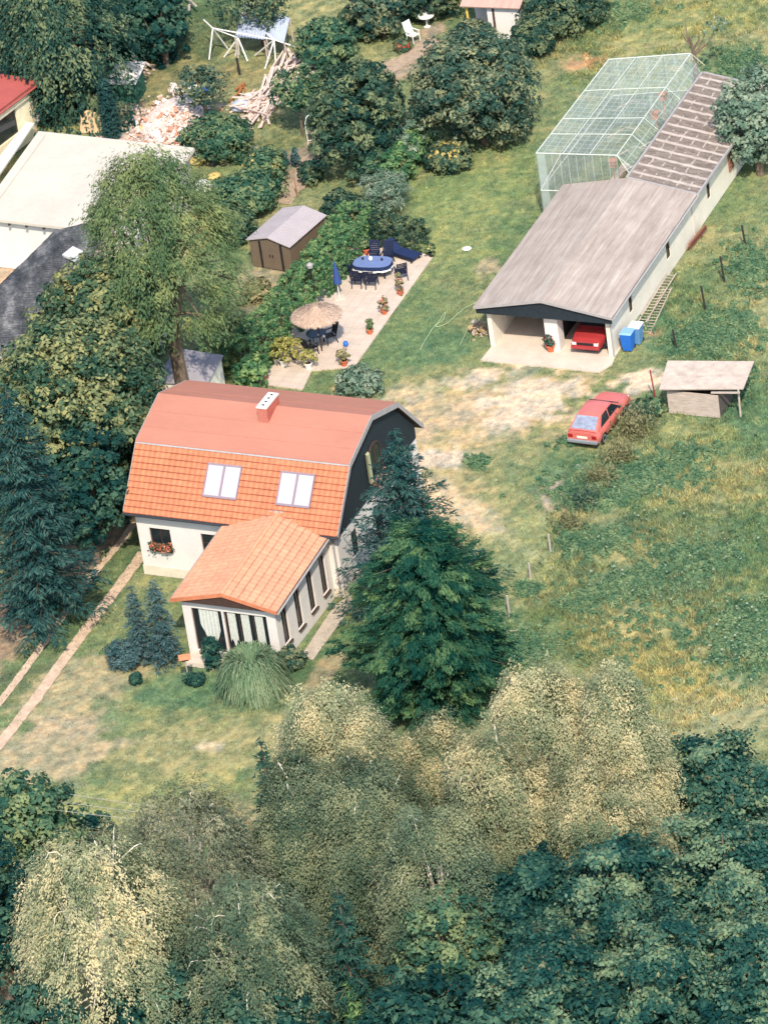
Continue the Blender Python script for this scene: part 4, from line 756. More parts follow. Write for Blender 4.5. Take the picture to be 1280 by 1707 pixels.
# foreground wood
def birch(label, px, py, w, h, mat, seed, **k):
    P = T(px, py, h); return weeping('birch_tree', label, P, h, rad_px(P, w), mat, seed, **k)
bk_ = dict(ntip=125, nstr=22, drop=1.35, lps=40, bottom=.1, lsize=.045, asp=.6, fine=.2)
birch('pale cream birch right below the ornamental grass', 548, 1150, 180, 10, L_BIR, 101, **bk_)
birch('olive birch with a leaning white trunk, below the pale cream one', 610, 1262, 200, 10, L_BIR2, 102, lean=(-.12, 0), **bk_)
birch('narrow pale birch just under the massive dark tree', 722, 1195, 130, 9, L_BIR3, 103, **dict(bk_, ntip=100))
birch('tallest cream birch at the meadow corner', 892, 1142, 185, 11, L_BIR, 104, **bk_)
birch('cream birch at the right end of the birch group, on the meadow edge', 1030, 1180, 140, 10.5, L_BIR, 105, **dict(bk_, ntip=110))
birch('broad straw coloured birch in the centre of the group', 835, 1275, 200, 10, L_BIR3, 106, **bk_)
birch('birch with fading leaves below the right end birch', 985, 1300, 195, 10, L_BIR3, 107, **bk_)
birch('olive birch at the left side of the group over the dark spruces', 492, 1300, 140, 9, L_BIR2, 108, **dict(bk_, ntip=110))
birch('olive birch low in the group between straw and green crowns', 720, 1380, 195, 9.5, L_BIR2, 109, **bk_)
P = T(150, 1442, 9.5); weeping('birch_tree', 'pale weeping birch in the bottom left corner', P, 9.5, rad_px(P, 250), L_BIR, 110, ntip=150, nstr=15, drop=2.1, lps=34, bottom=.15, lsize=.058, fine=.14)
P = T(305, 1340, 9.5); weeping('willow_tree', 'grey olive weeping tree on the near edge of the front lawn', P, 9.5, rad_px(P, 235), L_WIL, 111, ntip=170, nstr=13, drop=1.8, lps=30, bottom=.15, lsize=.056)
P = T(405, 1495, 9); weeping('willow_tree', 'mid green weeping tree between the two pale weeping ones at the bottom', P, 9, rad_px(P, 210), L_BIR2, 112, ntip=150, nstr=12, drop=1.6, lps=28, bottom=.12, lsize=.058)
P = T(147, 1352, 5); broad('holly_tree', 'small dark rounded tree on the lawn edge, lower left', P, 5, rad_px(P, 82), L_DRK, 113, .05, lpc=90, lsize=.1)
P = T(25, 1282, 9); broad('maple_tree', 'dark green tree at the left edge beneath the wires', P, 9, rad_px(P, 170), L_MID, 114, .1, lpc=90, lsize=.12, inner=.3)
P = T(-30, 1420, 8); broad('maple_tree', 'shaded dark tree at the left edge below the wires', P, 8, rad_px(P, 160), L_DRK, 115, .1, lpc=80, lsize=.12)
P = T(738, 1480, 8); broad('alder_tree', 'rounded green tree with light crown, bottom centre', P, 8, rad_px(P, 185), L_MID, 116, .05, lpc=100, lsize=.11)
P = T(578, 1622, 5); conifer('spruce_tree', 'young bright green spruce at the bottom edge', P, 5, rad_px(P, 125), L_HED, 117, nb=8, step=.3)
P = T(432, 1222, 9); conifer('spruce_tree', 'nearly black spruce peeping out left of the pale birches', P, 9, rad_px(P, 120), L_DRK, 118, nb=8)
P = T(398, 1362, 8.5); conifer('spruce_tree', 'dark spruce tip between grey willow and olive birch', P, 8.5, rad_px(P, 150), L_DRK, 119, nb=8)
P = T(560, 1470, 9); conifer('spruce_tree', 'shaded spruce with drooping tiers, bottom centre left', P, 9, rad_px(P, 200), L_DRK, 120, nb=9, step=.5, droop=.2)
P = T(712, 1190, 7.5); conifer('spruce_tree', 'dark spruce tip behind the narrow pale birch', P, 7.5, rad_px(P, 70), L_DRK, 121, nb=7)
ok = dict(lpc=62, lsize=.095, asp=.6, clr=.36, nbr=300, cpb=9, power=.42, droop=.06, round_top=.25, axn=1.6)
P = T(1195, 1238, 8); feather('oak_tree', 'bluish oak against the meadow at the right edge', P, 8, rad_px(P, 190), L_OAK, 130, **ok)
P = T(1020, 1400, 10); feather('oak_tree', 'broad bluish oak under the fading birch', P, 10, rad_px(P, 300), L_OAK, 131, **ok)
P = T(1200, 1370, 10.5); feather('oak_tree', 'large bluish oak at the right edge, second from the meadow', P, 10.5, rad_px(P, 270), L_OAK, 132, **ok)
P = T(1110, 1520, 9.5); feather('oak_tree', 'bluish oak with pale twigs, lower right', P, 9.5, rad_px(P, 280), L_OAK, 133, **ok)
P = T(910, 1560, 8.5); feather('oak_tree', 'bluish oak beside the rounded green tree at the bottom', P, 8.5, rad_px(P, 240), L_OAK, 134, **ok)
P = T(1260, 1540, 9); feather('oak_tree', 'dark bluish oak in the bottom right corner', P, 9, rad_px(P, 220), L_OAK, 135, **ok)
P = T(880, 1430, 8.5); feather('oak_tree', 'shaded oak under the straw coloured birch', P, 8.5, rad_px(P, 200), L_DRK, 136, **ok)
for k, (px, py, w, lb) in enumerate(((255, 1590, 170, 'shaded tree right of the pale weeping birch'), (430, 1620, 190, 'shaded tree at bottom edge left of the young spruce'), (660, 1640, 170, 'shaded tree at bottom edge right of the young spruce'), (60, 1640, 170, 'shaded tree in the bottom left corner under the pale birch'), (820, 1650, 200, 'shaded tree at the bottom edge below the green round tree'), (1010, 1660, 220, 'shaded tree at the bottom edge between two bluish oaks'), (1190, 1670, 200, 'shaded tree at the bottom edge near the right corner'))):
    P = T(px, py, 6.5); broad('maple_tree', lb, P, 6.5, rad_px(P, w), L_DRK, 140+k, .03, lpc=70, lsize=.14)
# right edge
P = T(1250, 128, 5.5); broad('plum_tree', 'bushy tree leaning over the annex roof at the right edge', P, 5.5, rad_px(P, 125), L_SIL, 150, .1, lpc=80, lsize=.12)
P = g(1160, 135); root = thing('dead_tree', 'bare dead tree with few twigs behind the aviary corner', 'tree', P); mb = MB(); mb.tube([(0, 0, -.1), (.05, 0, 1.4), (-.1, 0, 2.6)], [.13, .1, .05], 7); limbs(mb, (0, 0, 1.3), [(-.5, .2, 2.9), (.8, .3, 2.6), (1.4, .2, 3.0), (.4, -.4, 3.3), (-.2, .5, 3.4)], .14, 5); mb.build('trunk', BARK, root)
fo = Foliage(); blob_crown(fo, (1.3, .2, 2.9), (.8, .6, .4), 12, 20, .09, 151); fo.build('crown', L_SIL, root)
def plumes(label, px, n, ln0, ln1, spread, seed, mat):
    P = g(*px); root = thing('weed_clump', label, 'weeds', P); fo = Foliage(); r = np.random.default_rng(seed); a = r.random(n)*6.283; q = r.normal(0, spread, (n, 2)); tip = np.concatenate([q+r.normal(0, .16, (n, 2)), r.uniform(ln0, ln1, (n, 1))], 1); b0 = np.concatenate([q, np.zeros((n, 1))], 1)
    tn = r.random(n)
    for k in range(9):
        t = (k+r.random(n))/9; c = b0*(1-t)[:, None]+tip*t[:, None]+r.normal(0, .05, (n, 3)); c[:, 2] = np.maximum(c[:, 2], .03); V, F = leaves(c, r.normal(size=(n, 3))+np.array([0, -.3, .6]), .09*r.uniform(.5, 1.3, n), .3, tip-b0+r.normal(0, .45, (n, 3))); fo.add(V, np.clip(.1+.8*t*tn+r.normal(0, .12, n), 0, 1))
    fo.build('plume', mat, root)['kind'] = 'stuff'; return root
plumes('tall dry brownish weed clump beside the parked red car', (1056, 725), 200, .7, 1.3, .45, 152, L_WED); plumes('dry brownish weed clump nearest the parked car boot', (1032, 770), 150, .6, 1.1, .38, 153, L_WED); plumes('greenish weed clump between car and wooden hut', (1072, 700), 110, .5, 1.0, .35, 155, L_APP); plumes('dry weed clump half way down the old fence line', (1000, 805), 130, .5, 1.0, .35, 156, L_WED); plumes('greenish weed clump below the half way dry one on the old fence line', (975, 842), 120, .4, .9, .35, 157, L_APP); plumes('pale weed clump lowest on the old fence line', (948, 880), 90, .4, .8, .3, 158, L_WED)
bush('weed_bush', 'green weed clump at the corner of the small wooden hut', 1080, 690, 50, .7, L_MID, 154, lpc=40)

# ------------------------------------------------------------------ grass and weeds (uncountable)
def in_view(P, m=30):
    q = proj(P); return (q[:, 0] > -m) & (q[:, 0] < 1280+m) & (q[:, 1] > -m) & (q[:, 1] < 1707+m)
GBM = M_vcol('grass blade', .25, False)
def blades(name, n, x, y, hgt, wid, seed, jit=.22, nb=1):
    r = np.random.default_rng(seed); P = np.stack([x, y, 0*x-.02], -1); c = ground_colour(x, y)*(1+r.normal(0, jit, (len(x), 1)))*(1+r.normal(0, .06, (len(x), 3))); c = np.clip(c*1.3, .01, .9)
    a = r.random(len(x))*6.283; s = np.stack([np.cos(a), np.sin(a), 0*a], -1); ln = np.stack([r.normal(0, .5, len(x)), r.normal(0, .5, len(x)), np.ones(len(x))], -1)
    V = np.stack([P-s*wid[:, None], P+s*wid[:, None], P+ln*hgt[:, None]], 1).reshape(-1, 3); C = np.repeat(np.concatenate([c, np.ones((len(x), 1))], 1), 3, 0)
    return tag(npmesh(name, V, np.arange(len(V)).reshape(-1, 3), GBM, colour=C), kind='stuff')
def blocked(x, y):
    b = np.zeros(len(x), bool)
    for F, (xa, xb, ya, yb) in ((HF, (.2, 10.5, .3, 9.6)), (HF, (5.1, 10, -5.5, .5)), (GF, (.4, 6.9, -.9, 12.5)), (GF, (3.6, 6.8, 12.4, 24))):
        c, s = math.cos(F[1]), math.sin(F[1]); dx, dy = x-F[0][0], y-F[0][1]; lx, ly = c*dx+s*dy, -s*dx+c*dy; b |= (lx > xa) & (lx < xb) & (ly > ya) & (ly < yb)
    pg = [g(*p)[:2] for p in ((722, 428), (600, 395), (540, 480), (470, 575), (430, 640), (505, 650), (520, 618), (590, 613))]; ins = np.zeros(len(x), bool)
    for (ax, ay), (bx, by) in zip(pg, pg[1:]+pg[:1]): ins ^= ((ay > y) != (by > y)) & (x < (bx-ax)*(y-ay)/(by-ay+1e-12)+ax)
    return b | ins
n = 520000; r = np.random.default_rng(200); x = r.uniform(-20, 27, n); y = r.uniform(-26, 66, n); P = np.stack([x, y, 0*x], -1); k = in_view(P) & ~blocked(x, y); x, y = x[k], y[k]
c = ground_colour(x, y); green = np.clip((c[:, 1]-c[:, 0])/.05+.75, .06, 1); k = r.random(len(x)) < green; x, y = x[k], y[k]
blades('lawn_grass', 0, x, y, r.uniform(.04, .12, len(x)), r.uniform(.012, .028, len(x)), 201)
# meadow: taller tufts right of the fence and in the far field
cen = []
for (px, py, rx, ry, m) in ((1080, 860, 9, 12, 3400), (1060, 1110, 8, 9, 2400), (1200, 560, 4, 8, 900), (1080, 50, 9, 5, 1000), (960, 90, 4, 8, 500), (1150, 1000, 8, 14, 1800)):
    o = g(px, py); q = r.normal(0, .5, (m, 2))*np.array([rx, ry]); cen.append(o[:2]+q)
cen = np.concatenate(cen); P = np.concatenate([cen, np.zeros((len(cen), 1))], 1); q = proj(P); k = in_view(P) & ((q[:, 0] > 905-(q[:, 1]-900)*.28) | (q[:, 1] < 140)) & ~blocked(cen[:, 0], cen[:, 1]) & (fbm(cen[:, 0]*.6, cen[:, 1]*.6, 3) > .38) & ~((q[:, 1] > 500) & (q[:, 1] < 760) & (q[:, 0] < 1075)); cen = cen[k]
k = r.integers(14, 34, len(cen)); ii = np.repeat(np.arange(len(cen)), k); x = cen[ii, 0]+r.normal(0, .13, len(ii)); y = cen[ii, 1]+r.normal(0, .13, len(ii)); hh = r.uniform(.07, .26, len(cen))
blades('meadow_grass', 0, x, y, hh[ii]*r.uniform(.5, 1.1, len(ii)), r.uniform(.012, .03, len(ii)), 203, .3)
# leafy weeds (nettles, docks) in lush patches
fo = Foliage(); cs = []
for (px, py, rx, ry, m) in ((1000, 800, 2.2, 1.6, 330), (1080, 800, 2.6, 1.4, 250), (1190, 560, 2.2, 2.2, 420), (1250, 450, 1.3, 2.6, 280), (1060, 975, 2.0, 1.2, 200), (1000, 905, 1.8, 1.2, 200), (1240, 1060, 1.4, 2.6, 330), (1160, 930, 2.4, 1.4, 200), (980, 1000, 1.5, 1.2, 120), (1210, 640, 1.3, 1.5, 160), (870, 1080, 1.2, 2.0, 160), (1130, 760, 2.0, 1, 90), (1005, 790, .7, .6, 90), (975, 838, .7, .8, 100), (945, 885, .5, .7, 60), (1030, 830, 1.2, .6, 90), (880, 985, .5, .8, 50), (970, 735, 1.2, .3, 50), (795, 770, .5, .5, 40), (1000, 30, 3, 1.6, 220), (1230, 110, 1.6, 2.0, 160), (1060, 550, .8, 1, 40), (1100, 1050, 4, 4, 160)):
    cs.append(g(px, py)[:2]+r.normal(0, .5, (m, 2))*np.array([rx, ry]))
cs = np.concatenate(cs); k = r.poisson(60, len(cs)); ii = np.repeat(np.arange(len(cs)), k); n = len(ii); R0 = r.uniform(.1, .3, len(cs)); Hh = r.uniform(.08, .38, len(cs)); d = unit(r.normal(size=(n, 3))+np.array([0, 0, .6])); d[:, 2] = np.abs(d[:, 2])
C = np.concatenate([cs[ii], np.zeros((n, 1))], 1)+d*np.stack([R0[ii], R0[ii], Hh[ii]], -1)*r.uniform(.5, 1, (n, 1)); V, F = leaves(C, d+np.array([0, 0, .5])+r.normal(0, .4, (n, 3)), .055*r.uniform(.6, 1.4, n)); fo.add(V, np.clip(r.uniform(.1, .7, len(cs))[ii]+r.normal(0, .15, n), 0, 1)); tag(fo.build('weeds', M_leaf('nettle leaves', (86, 126, 96), (172, 184, 132), k=LK*1.1), None), kind='stuff')
# white flower heads scattered in the meadow
cs = np.concatenate([g(px, py)[:2]+r.normal(0, .5, (m, 2))*np.array([a, b]) for (px, py, a, b, m) in ((1180, 900, 5, 8, 70), (1220, 1080, 2, 4, 110), (1080, 950, 6, 6, 60), (1150, 1200, 4, 2, 60))]); n = len(cs)
V, F = leaves(np.concatenate([cs, r.uniform(.25, .5, (n, 1))], 1), np.array([0, 0, 1.])+r.normal(0, .3, (n, 3)), .06*r.uniform(.5, 1.3, n), .9); tag(npmesh('meadow_flowers', V, F, L_SIL, tint=np.ones(len(V))), kind='stuff')

# ------------------------------------------------------------------ cars
def paint(name, c):
    t = NT(name); n = t.noise(2, t.coord(), 4); cc = t.mix(1, c, t.ramp(n, [(.3, .9), (.7, 1.08)]), 'MULTIPLY'); b = t.bsdf(cc, .42, .5); b.inputs['Coat Weight'].default_value = .25; b.inputs['Coat Roughness'].default_value = .2; return t.m
def smoothstep(a, b, x): t = min(1, max(0, (x-a)/(b-a))); return t*t*(3-2*t)
CHROME = M_plain('grey bumper plastic', col(128, 134, 138), .5, .4, .08, 4); HLAMP = M_plain('headlamp glass', col(236, 232, 220), .15, .5, .03, 5); TLAMP = M_plain('dark red lamp glass', col(150, 28, 30), .25, .5, .05, 5); PLATE = M_plain('number plate', col(236, 214, 196), .5, .3, .04, 8)
def car(label, at, rz, c, rear_glass, group):
    """hatchback, nose towards local +x, length 4.05"""
    root = thing('parked_car', label, 'car', at, rz, group); PA = paint('car paint', c)
    def deck(x): # height of the upper body line
        if x < .16: return .86
        return .90 if x < 2.85 else .90-.10*((x-2.85)/1.1)-.06*smoothstep(3.75, 4.05, x)
    def half(x): return .80-.10*smoothstep(3.3, 4.05, x)-.07*(1-smoothstep(0, .3, x))
    def low(x):
        z = .30
        for xc in (.72, 3.2):
            d = abs(x-xc)
            if d < .37: z = max(z, math.sqrt(.37**2-d*d)*.95+.24)
        return z
    xs = np.concatenate([np.linspace(.0, .3, 5), np.linspace(.35, 1.09, 16), np.linspace(1.15, 2.8, 10), np.linspace(2.83, 3.57, 16), np.linspace(3.62, 4.05, 8)])
    mb = MB(); rows = []
    for x in xs:
        w, z, l = half(x), deck(x), low(x); e = .0 if 0 < x < 4.05 else .04
        prof = [(-w+.05, l), (-w, max(l, .44)+.0), (-w-.02, max(l+.02, .58)), (-w+.0, z-.12), (-w+.09, z-.01), (-w*.5, z+.02), (0, z+.025), (w*.5, z+.02), (w-.09, z-.01), (w, z-.12), (w+.02, max(l+.02, .58)), (w, max(l, .44)), (w-.05, l)]
        i = len(mb.v); rows.append(i); mb.v += [(x, y, zz) for y, zz in prof]
    m = 13
    for a, b in zip(rows, rows[1:]):
        for k in range(m-1): mb.f.append([a+k, b+k, b+k+1, a+k+1][::-1])
    mb.f.append([rows[0]+k for k in range(m)]); mb.f.append([rows[-1]+k for k in range(m)][::-1])
    # greenhouse: sills at the deck, roof above
    gx = [(.12, .93), (.5, 1.12), (.92, 1.33), (1.2, 1.385), (1.7, 1.4), (2.1, 1.37), (2.25, 1.33), (2.6, 1.12), (2.93, .92)]
    def gw(z): return .74-.17*smoothstep(.9, 1.38, z)
    i = len(mb.v)
    for x, z in gx:
        zz = max(z, .915); mb.v += [(x, -gw(.9), .88), (x, -gw(zz)-.0, zz-.045), (x, -gw(zz)+.09, zz), (x, 0, zz+.02), (x, gw(zz)-.09, zz), (x, gw(zz), zz-.045), (x, gw(.9), .88)]
    for k in range(len(gx)-1):
        for q in range(6): mb.f.append([i+k*7+q, i+(k+1)*7+q, i+(k+1)*7+q+1, i+k*7+q+1][::-1])
    body = mb.build('body', PA, root, True)
    es = body.modifiers.new('edges', 'EDGE_SPLIT'); es.split_angle = R(38)
    mb = MB(); mb.box(.15, 3.9, -.68, .68, .22, .42); mb.build('underbody', BLACK, root)
    def sidepane(pts, sg):
        mb = MB(); q = [(x, sg*(gw(z)+.012+(.9-z)*0), z) for x, z in pts]; q2 = [(x, sg*(gw(z)-.03), z) for x, z in pts]; mb.hexa(q2, q) if sg > 0 else mb.hexa(q, q2); mb.build('side_window', DARKGLASS, root)
    for sg in (-1, 1):
        sidepane([(1.62, .93), (2.68, .93), (2.22, 1.27), (1.72, 1.3)], sg); sidepane([(.62, .93), (1.53, .93), (1.62, 1.3), (1.12, 1.28)], sg)
    def slab_(name, p0, p1, w0, w1, mat, lift=.012):
        n = np.array([-(p1[1]-p0[1]), 0, p1[0]-p0[0]]); n = n/np.linalg.norm(n); n = n if n[2] > 0 else -n; mb = MB()
        q = [np.array((p0[0], -w0, p0[1])), np.array((p0[0], w0, p0[1])), np.array((p1[0], w1, p1[1])), np.array((p1[0], -w1, p1[1]))]
        qt = [p+n*(lift+.018) for p in q]; mb.hexa([p+n*lift-.03*n for p in q], qt) if np.cross(q[1]-q[0], q[3]-q[0])@n > 0 else mb.hexa([p+n*lift-.03*n for p in q][::-1], qt[::-1]); return mb.build(name, mat, root)
    slab_('rear_window', (.2, .965), (.86, 1.30), .60, .52, rear_glass); slab_('windscreen', (2.88, .945), (2.29, 1.315), .64, .54, DARKGLASS)
    mb = MB(); mb.box(-.09, .12, -.76, .76, .36, .52); mb.build('rear_bumper', CHROME, root, bevel=.03)
    mb = MB(); mb.box(3.92, 4.12, -.72, .72, .34, .50); mb.build('front_bumper', paint('bumper paint', tuple(x*.9 for x in c[:3])+(1,)), root, bevel=.03)
    mb = MB(); mb.box(3.95, 4.06, -.42, .42, .54, .68); mb.build('grille', BLACK, root, bevel=.01)
    for sg in (-1, 1):
        mb = MB(); mb.box(3.94, 4.065, sg*.56-.11, sg*.56+.11, .54, .69); mb.build('headlight', HLAMP, root, bevel=.02)
        mb = MB(); mb.box(-.02, .1, sg*.6-.12, sg*.6+.12, .6, .78); mb.build('tail_light', TLAMP, root, bevel=.02)
        mb = MB(); mb.box(2.52, 2.6, sg*.82-.06, sg*.82+.06, .9, .98); mb.build('mirror', BLACK, root, bevel=.02)
        for xc in (.72, 3.2):
            mb = MB(); mb.lathe([(.2, -.08), (.29, -.08), (.3, -.04), (.3, .06), (.28, .08), (.2, .08)], 20); w = mb.build('wheel', BLACK, root); w.location = (xc, sg*.71, .3); w.rotation_euler = (R(90), 0, 0)
            mb = MB(); mb.lathe([(.06, -.075), (.19, -.085), (.19, .085), (.06, .075)], 16); mb.build('rim', CHROME, w)
    mb = MB(); mb.box(-.025, .05, -.26, .26, .6, .71); mb.build('number_plate', PLATE, root)
    return root
A, B = g(943, 738, .25), g(1000, 745, .25); M_ = (A+B)/2
car('pale red hatchback parked on the grass beside dry weeds', (M_[0], M_[1], 0), math.atan2(B[0]-A[0], -(B[1]-A[1])), col(214, 112, 100, .88), M_plain('pale rear glass', col(140, 146, 160), .2, .5, .3, 4), 'red hatchbacks')  # body red lightened to include sky reflection; rear glass mottled pale grey
P = loc(g(972, 580, .4), GF); q = wor((P[0]+.12, P[1]+4.0, .03), GF); car('darker red hatchback standing nose out inside the garage', q, GF[1]-math.pi/2, col(176, 56, 56, .8), DARKGLASS, 'red hatchbacks')

# ------------------------------------------------------------------ garden shed, wooden hut
SHB = M_plain('brown profiled metal', col(116, 100, 82, .85), .6, .3, .08, 2); SHR = M_plain('pale profiled metal roof', col(194, 182, 180, .74), .7, .3, .06, 1.5)
A, B, Cc = g(422, 443), g(489, 455), g(547, 395); u = B-A; wl = np.linalg.norm(u); u /= wl; dl = 3.0; yaw = math.atan2(u[1], u[0]); wl, dl = wl, 3.3
sh = thing('metal_shed', 'brown sheet metal garden shed with pale shallow roof behind the hedge', 'shed', A, yaw); hs = 1.55
mb = MB(); mb.box(0, wl, 0, dl, 0, hs); n = int(dl/.15)
for k in range(n): mb.box(wl, wl+.02, k*.15+.03, k*.15+.1, .06, hs-.04)
mb.hexa([(0, 0, hs), (wl, 0, hs), (wl/2, 0, hs+.28)], [(0, dl, hs), (wl, dl, hs), (wl/2, dl, hs+.28)]); mb.build('wall', SHB, sh)
mb = MB()
for s in (0, 1):
    xa, xb = (-.12, wl/2) if s == 0 else (wl/2, wl+.12); za, zb = (hs-.02, hs+.32) if s == 0 else (hs+.32, hs-.02); mb.slab([(xa, -.12, za), (xb, -.12, zb), (xb, dl+.12, zb), (xa, dl+.12, za)], .04)
    for k in range(22):
        y = -.1+k*(dl+.2)/22; mb.slab([(xa, y, za+.014), (xb, y, zb+.014), (xb, y+.05, zb+.014), (xa, y+.05, za+.014)], .012)
mb.build('roof', SHR, sh)
for xa, xb in ((wl*.3, wl*.52), (wl*.52+.01, wl*.74)):
    mb = MB(); mb.box(xa, xb, -.03, 0, .05, 1.5); d = mb.build('door', SHB, sh); mb = MB(); mb.box(xb-.1, xb-.06, -.06, -.03, .7, .85) if xa < wl*.5 else mb.box(xa+.06, xa+.1, -.06, -.03, .7, .85); mb.build('handle', BLACK, d)
for xa in (wl*.24, wl*.76):
    mb = MB(); mb.box(xa, xa+.09, -.045, 0, .04, 1.52); mb.build('door_post', BLACK, sh)
# hut on the right: monopitch roof on walls of old boards
q = [g(1098, 649, 1.5), g(1238, 648, 1.5), g(1256, 602, 1.9), g(1112, 601, 1.9)]
o = g(1115, 688); B = g(1200, 697); u = B-o; hw = np.linalg.norm(u); u /= hw; yaw = math.atan2(u[1], u[0]); hut = thing('wooden_hut', 'small weathered wooden hut with slanting grey board roof in the weeds', 'hut', o, yaw)
M_i = Matrix.Translation((o[0], o[1], 0)) @ Matrix.Rotation(yaw, 4, 'Z'); M_i = M_i.inverted(); ql = [np.array(M_i @ Vector(p)) for p in q]
mb = MB(); mb.slab(ql, .06); mb.build('roof', WOODGREY, hut)
mb = MB(); nb = 6; 
for k in range(nb): z = .0+k*1.22/nb; mb.box(0, hw, -.03+.006*(k % 2), .03, z, z+1.2/nb)
mb.build('front_wall', WOODGREY, hut)
mb = MB(); mb.box(0, .08, .03, 1.7, 0, 1.3); mb.box(hw-.08, hw, .05, 1.7, 0, 1.3); mb.box(0, hw, 1.7, 1.78, 0, 1.5); mb.build('side_wall', M_plain('shade darkened old boards', col(92, 84, 78), .9, .1, .2, 3), hut)  # side and back boards coloured darker to carry the wall's shade
mb = MB(); mb.tube([(hw+.9, .3, 0), (hw+.92, .3, 1.45)], .05, 6); mb.build('post', WOODGREY, hut); mb = MB(); mb.obox((hw-.3, -.1, 1.34), (1.4, .1, .1), (0, .08, 0), (0, 0, .07)); mb.build('beam', WOODGREY, hut)

# ------------------------------------------------------------------ buildings at the left edge
FLAT = M_plain('white flat roof sheet', col(232, 220, 200, .68), .85, .2, .08, .35)
BZ = 3.0
fr, br, bl = g(228, 393, BZ), g(325, 248, BZ), g(65, 220, BZ); fl = fr+bl-br
u = br-fr; dl = np.linalg.norm(u[:2]); v = fr-fl; wl = np.linalg.norm(v[:2]); yaw = math.atan2(v[1], v[0]); fb = thing('flat_roofed_building', 'white building with a wide pale flat roof at the left edge', 'building', (fl[0], fl[1], 0), yaw)
Mi = (Matrix.Translation((fl[0], fl[1], 0)) @ Matrix.Rotation(yaw, 4, 'Z')).inverted(); dv = np.array(Mi.to_3x3() @ Vector((u[0], u[1], 0)))
def sk(x, y, z): return (x+dv[0]*y/dl, dv[1]*y/dl, z)
mb = MB(); mb.hexa([sk(0, 0, BZ-.14), sk(wl, 0, BZ-.14), sk(wl, dl, BZ-.14), sk(0, dl, BZ-.14)], [sk(0, 0, BZ), sk(wl, 0, BZ), sk(wl, dl, BZ), sk(0, dl, BZ)]); mb.build('roof', FLAT, fb)
mb = MB()
for (xa, xb, ya, yb) in ((0.02, .55, .02, dl-.02), (.56, wl-.02, dl-.3, dl-.02), (wl-.3, wl-.02, .02, dl-.32)): mb.hexa([sk(xa, ya, BZ+.001), sk(xb, ya, BZ+.001), sk(xb, yb, BZ+.001), sk(xa, yb, BZ+.001)], [sk(xa, ya, BZ+.07), sk(xb, ya, BZ+.07), sk(xb, yb, BZ+.07), sk(xa, yb, BZ+.07)])
mb.build('roof_edge', FLAT, fb)
mb = MB(); dd = 5.05 # door position
e = lambda xa, xb, ya, yb, za, zb: mb.hexa([sk(xa, ya, za), sk(xb, ya, za), sk(xb, yb, za), sk(xa, yb, za)], [sk(xa, ya, zb), sk(xb, ya, zb), sk(xb, yb, zb), sk(xa, yb, zb)])
for a in ((.3, wl*.44, .35, .6, 0, BZ-.16), (wl*.44, wl*.56, .35, .6, 2.35, BZ-.16), (wl*.56, wl-.3, .35, .6, 0, BZ-.16), (wl-.5, wl-.3, .6, dl-.3, 0, BZ-.16), (.3, wl-.5, dl-.5, dl-.3, 0, BZ-.16), (.3, .5, .6, dl-.5, 0, BZ-.16)): e(*a)
mb.build('wall', WHITE, fb)
mb = MB(); e(wl*.44+.002, wl*.56-.002, .5, .55, 0, 2.345); mb.build('door', BLACK, fb)
for k in range(8):
    mb = MB(); e(.8+k*1.0, .92+k*1.0, -.06, .3, BZ-.24, BZ-.145); mb.build('rafter_end', BROWN, fb)
P = g(178, 390, BZ); mb = MB(); b = Mi @ Vector((P[0], P[1], 0)); mb.tube([(b[0], b[1], BZ-.02), (b[0]-.05, b[1], BZ+2.6)], .025, 6); mb.tube([(b[0]-.4, b[1], BZ+2.4), (b[0]+.3, b[1], BZ+2.4)], .015, 5); mb.tube([(b[0]-.3, b[1], BZ+2.1), (b[0]+.2, b[1], BZ+2.1)], .015, 5); mb.build('aerial', GREYTRIM, fb)
# black felt roof shed
FZ = 2.5; t = NT('black wrinkled felt'); n = t.noise(1.3, t.coord((1, .4, 1)), 6, .7); n2 = t.noise(5, t.coord((.3, 2, 1)), 4); c = t.ramp(n, [(.35, col(52, 54, 56)), (.52, col(92, 92, 92)), (.68, col(150, 146, 142))]); t.bsdf(c, .9, .2, 0, t.bump(n2, 1, .25)); BFELT = t.m
tr_, br_, bl_, tl_ = g(186, 382, FZ+.5), g(20, 600, FZ-.2), g(-75, 550, FZ-.2), g(92, 386, FZ+.5)
cen = (tr_+br_+bl_+tl_)/4; fs = thing('felt_roofed_shed', 'long shed under wrinkled black felt with one pale skylight, left edge', 'shed', (cen[0], cen[1], 0)); o = np.array([cen[0], cen[1], 0]); q = [p-o for p in (bl_, br_, tr_, tl_)]
V = []; nu, nv = 70, 30
for i in range(nu+1):
    for j in range(nv+1):
        a, b = i/nu, j/nv; p = (q[0]*(1-b)+q[1]*b)*(1-a)+(q[3]*(1-b)+q[2]*b)*a; rid = .35*(1-abs(2*b-1)*1.0)
        V.append(p+np.array([0, 0, rid+.10*fbm(np.array([p[0]*1.6]), np.array([p[1]*1.6]), 4)[0]+.05*((a*14) % 1)*(.4+.6*(b > .3))]))
ix = np.arange((nu+1)*(nv+1)).reshape(nu+1, nv+1); F = np.stack([ix[:-1, :-1], ix[:-1, 1:], ix[1:, 1:], ix[1:, :-1]], -1).reshape(-1, 4); npmesh('roof', V, F, BFELT, fs)
mb = MB(); sw = [p*.94*np.array([1, 1, 0]) for p in q]; mb.hexa(sw, [s+np.array([0, 0, p[2]-.05]) for s, p in zip(sw, q)]); mb.build('wall', M_plain('old plaster', col(206, 190, 170, .8), .9), fs)
P = [g(*p, FZ+.72)-o for p in ((104, 424), (126, 434), (144, 421), (122, 410))]; mb = MB(); mb.slab(P, .12); mb.build('skylight', M_plain('pale skylight', col(214, 212, 204, .85), .4, .4, .05, 2), fs)
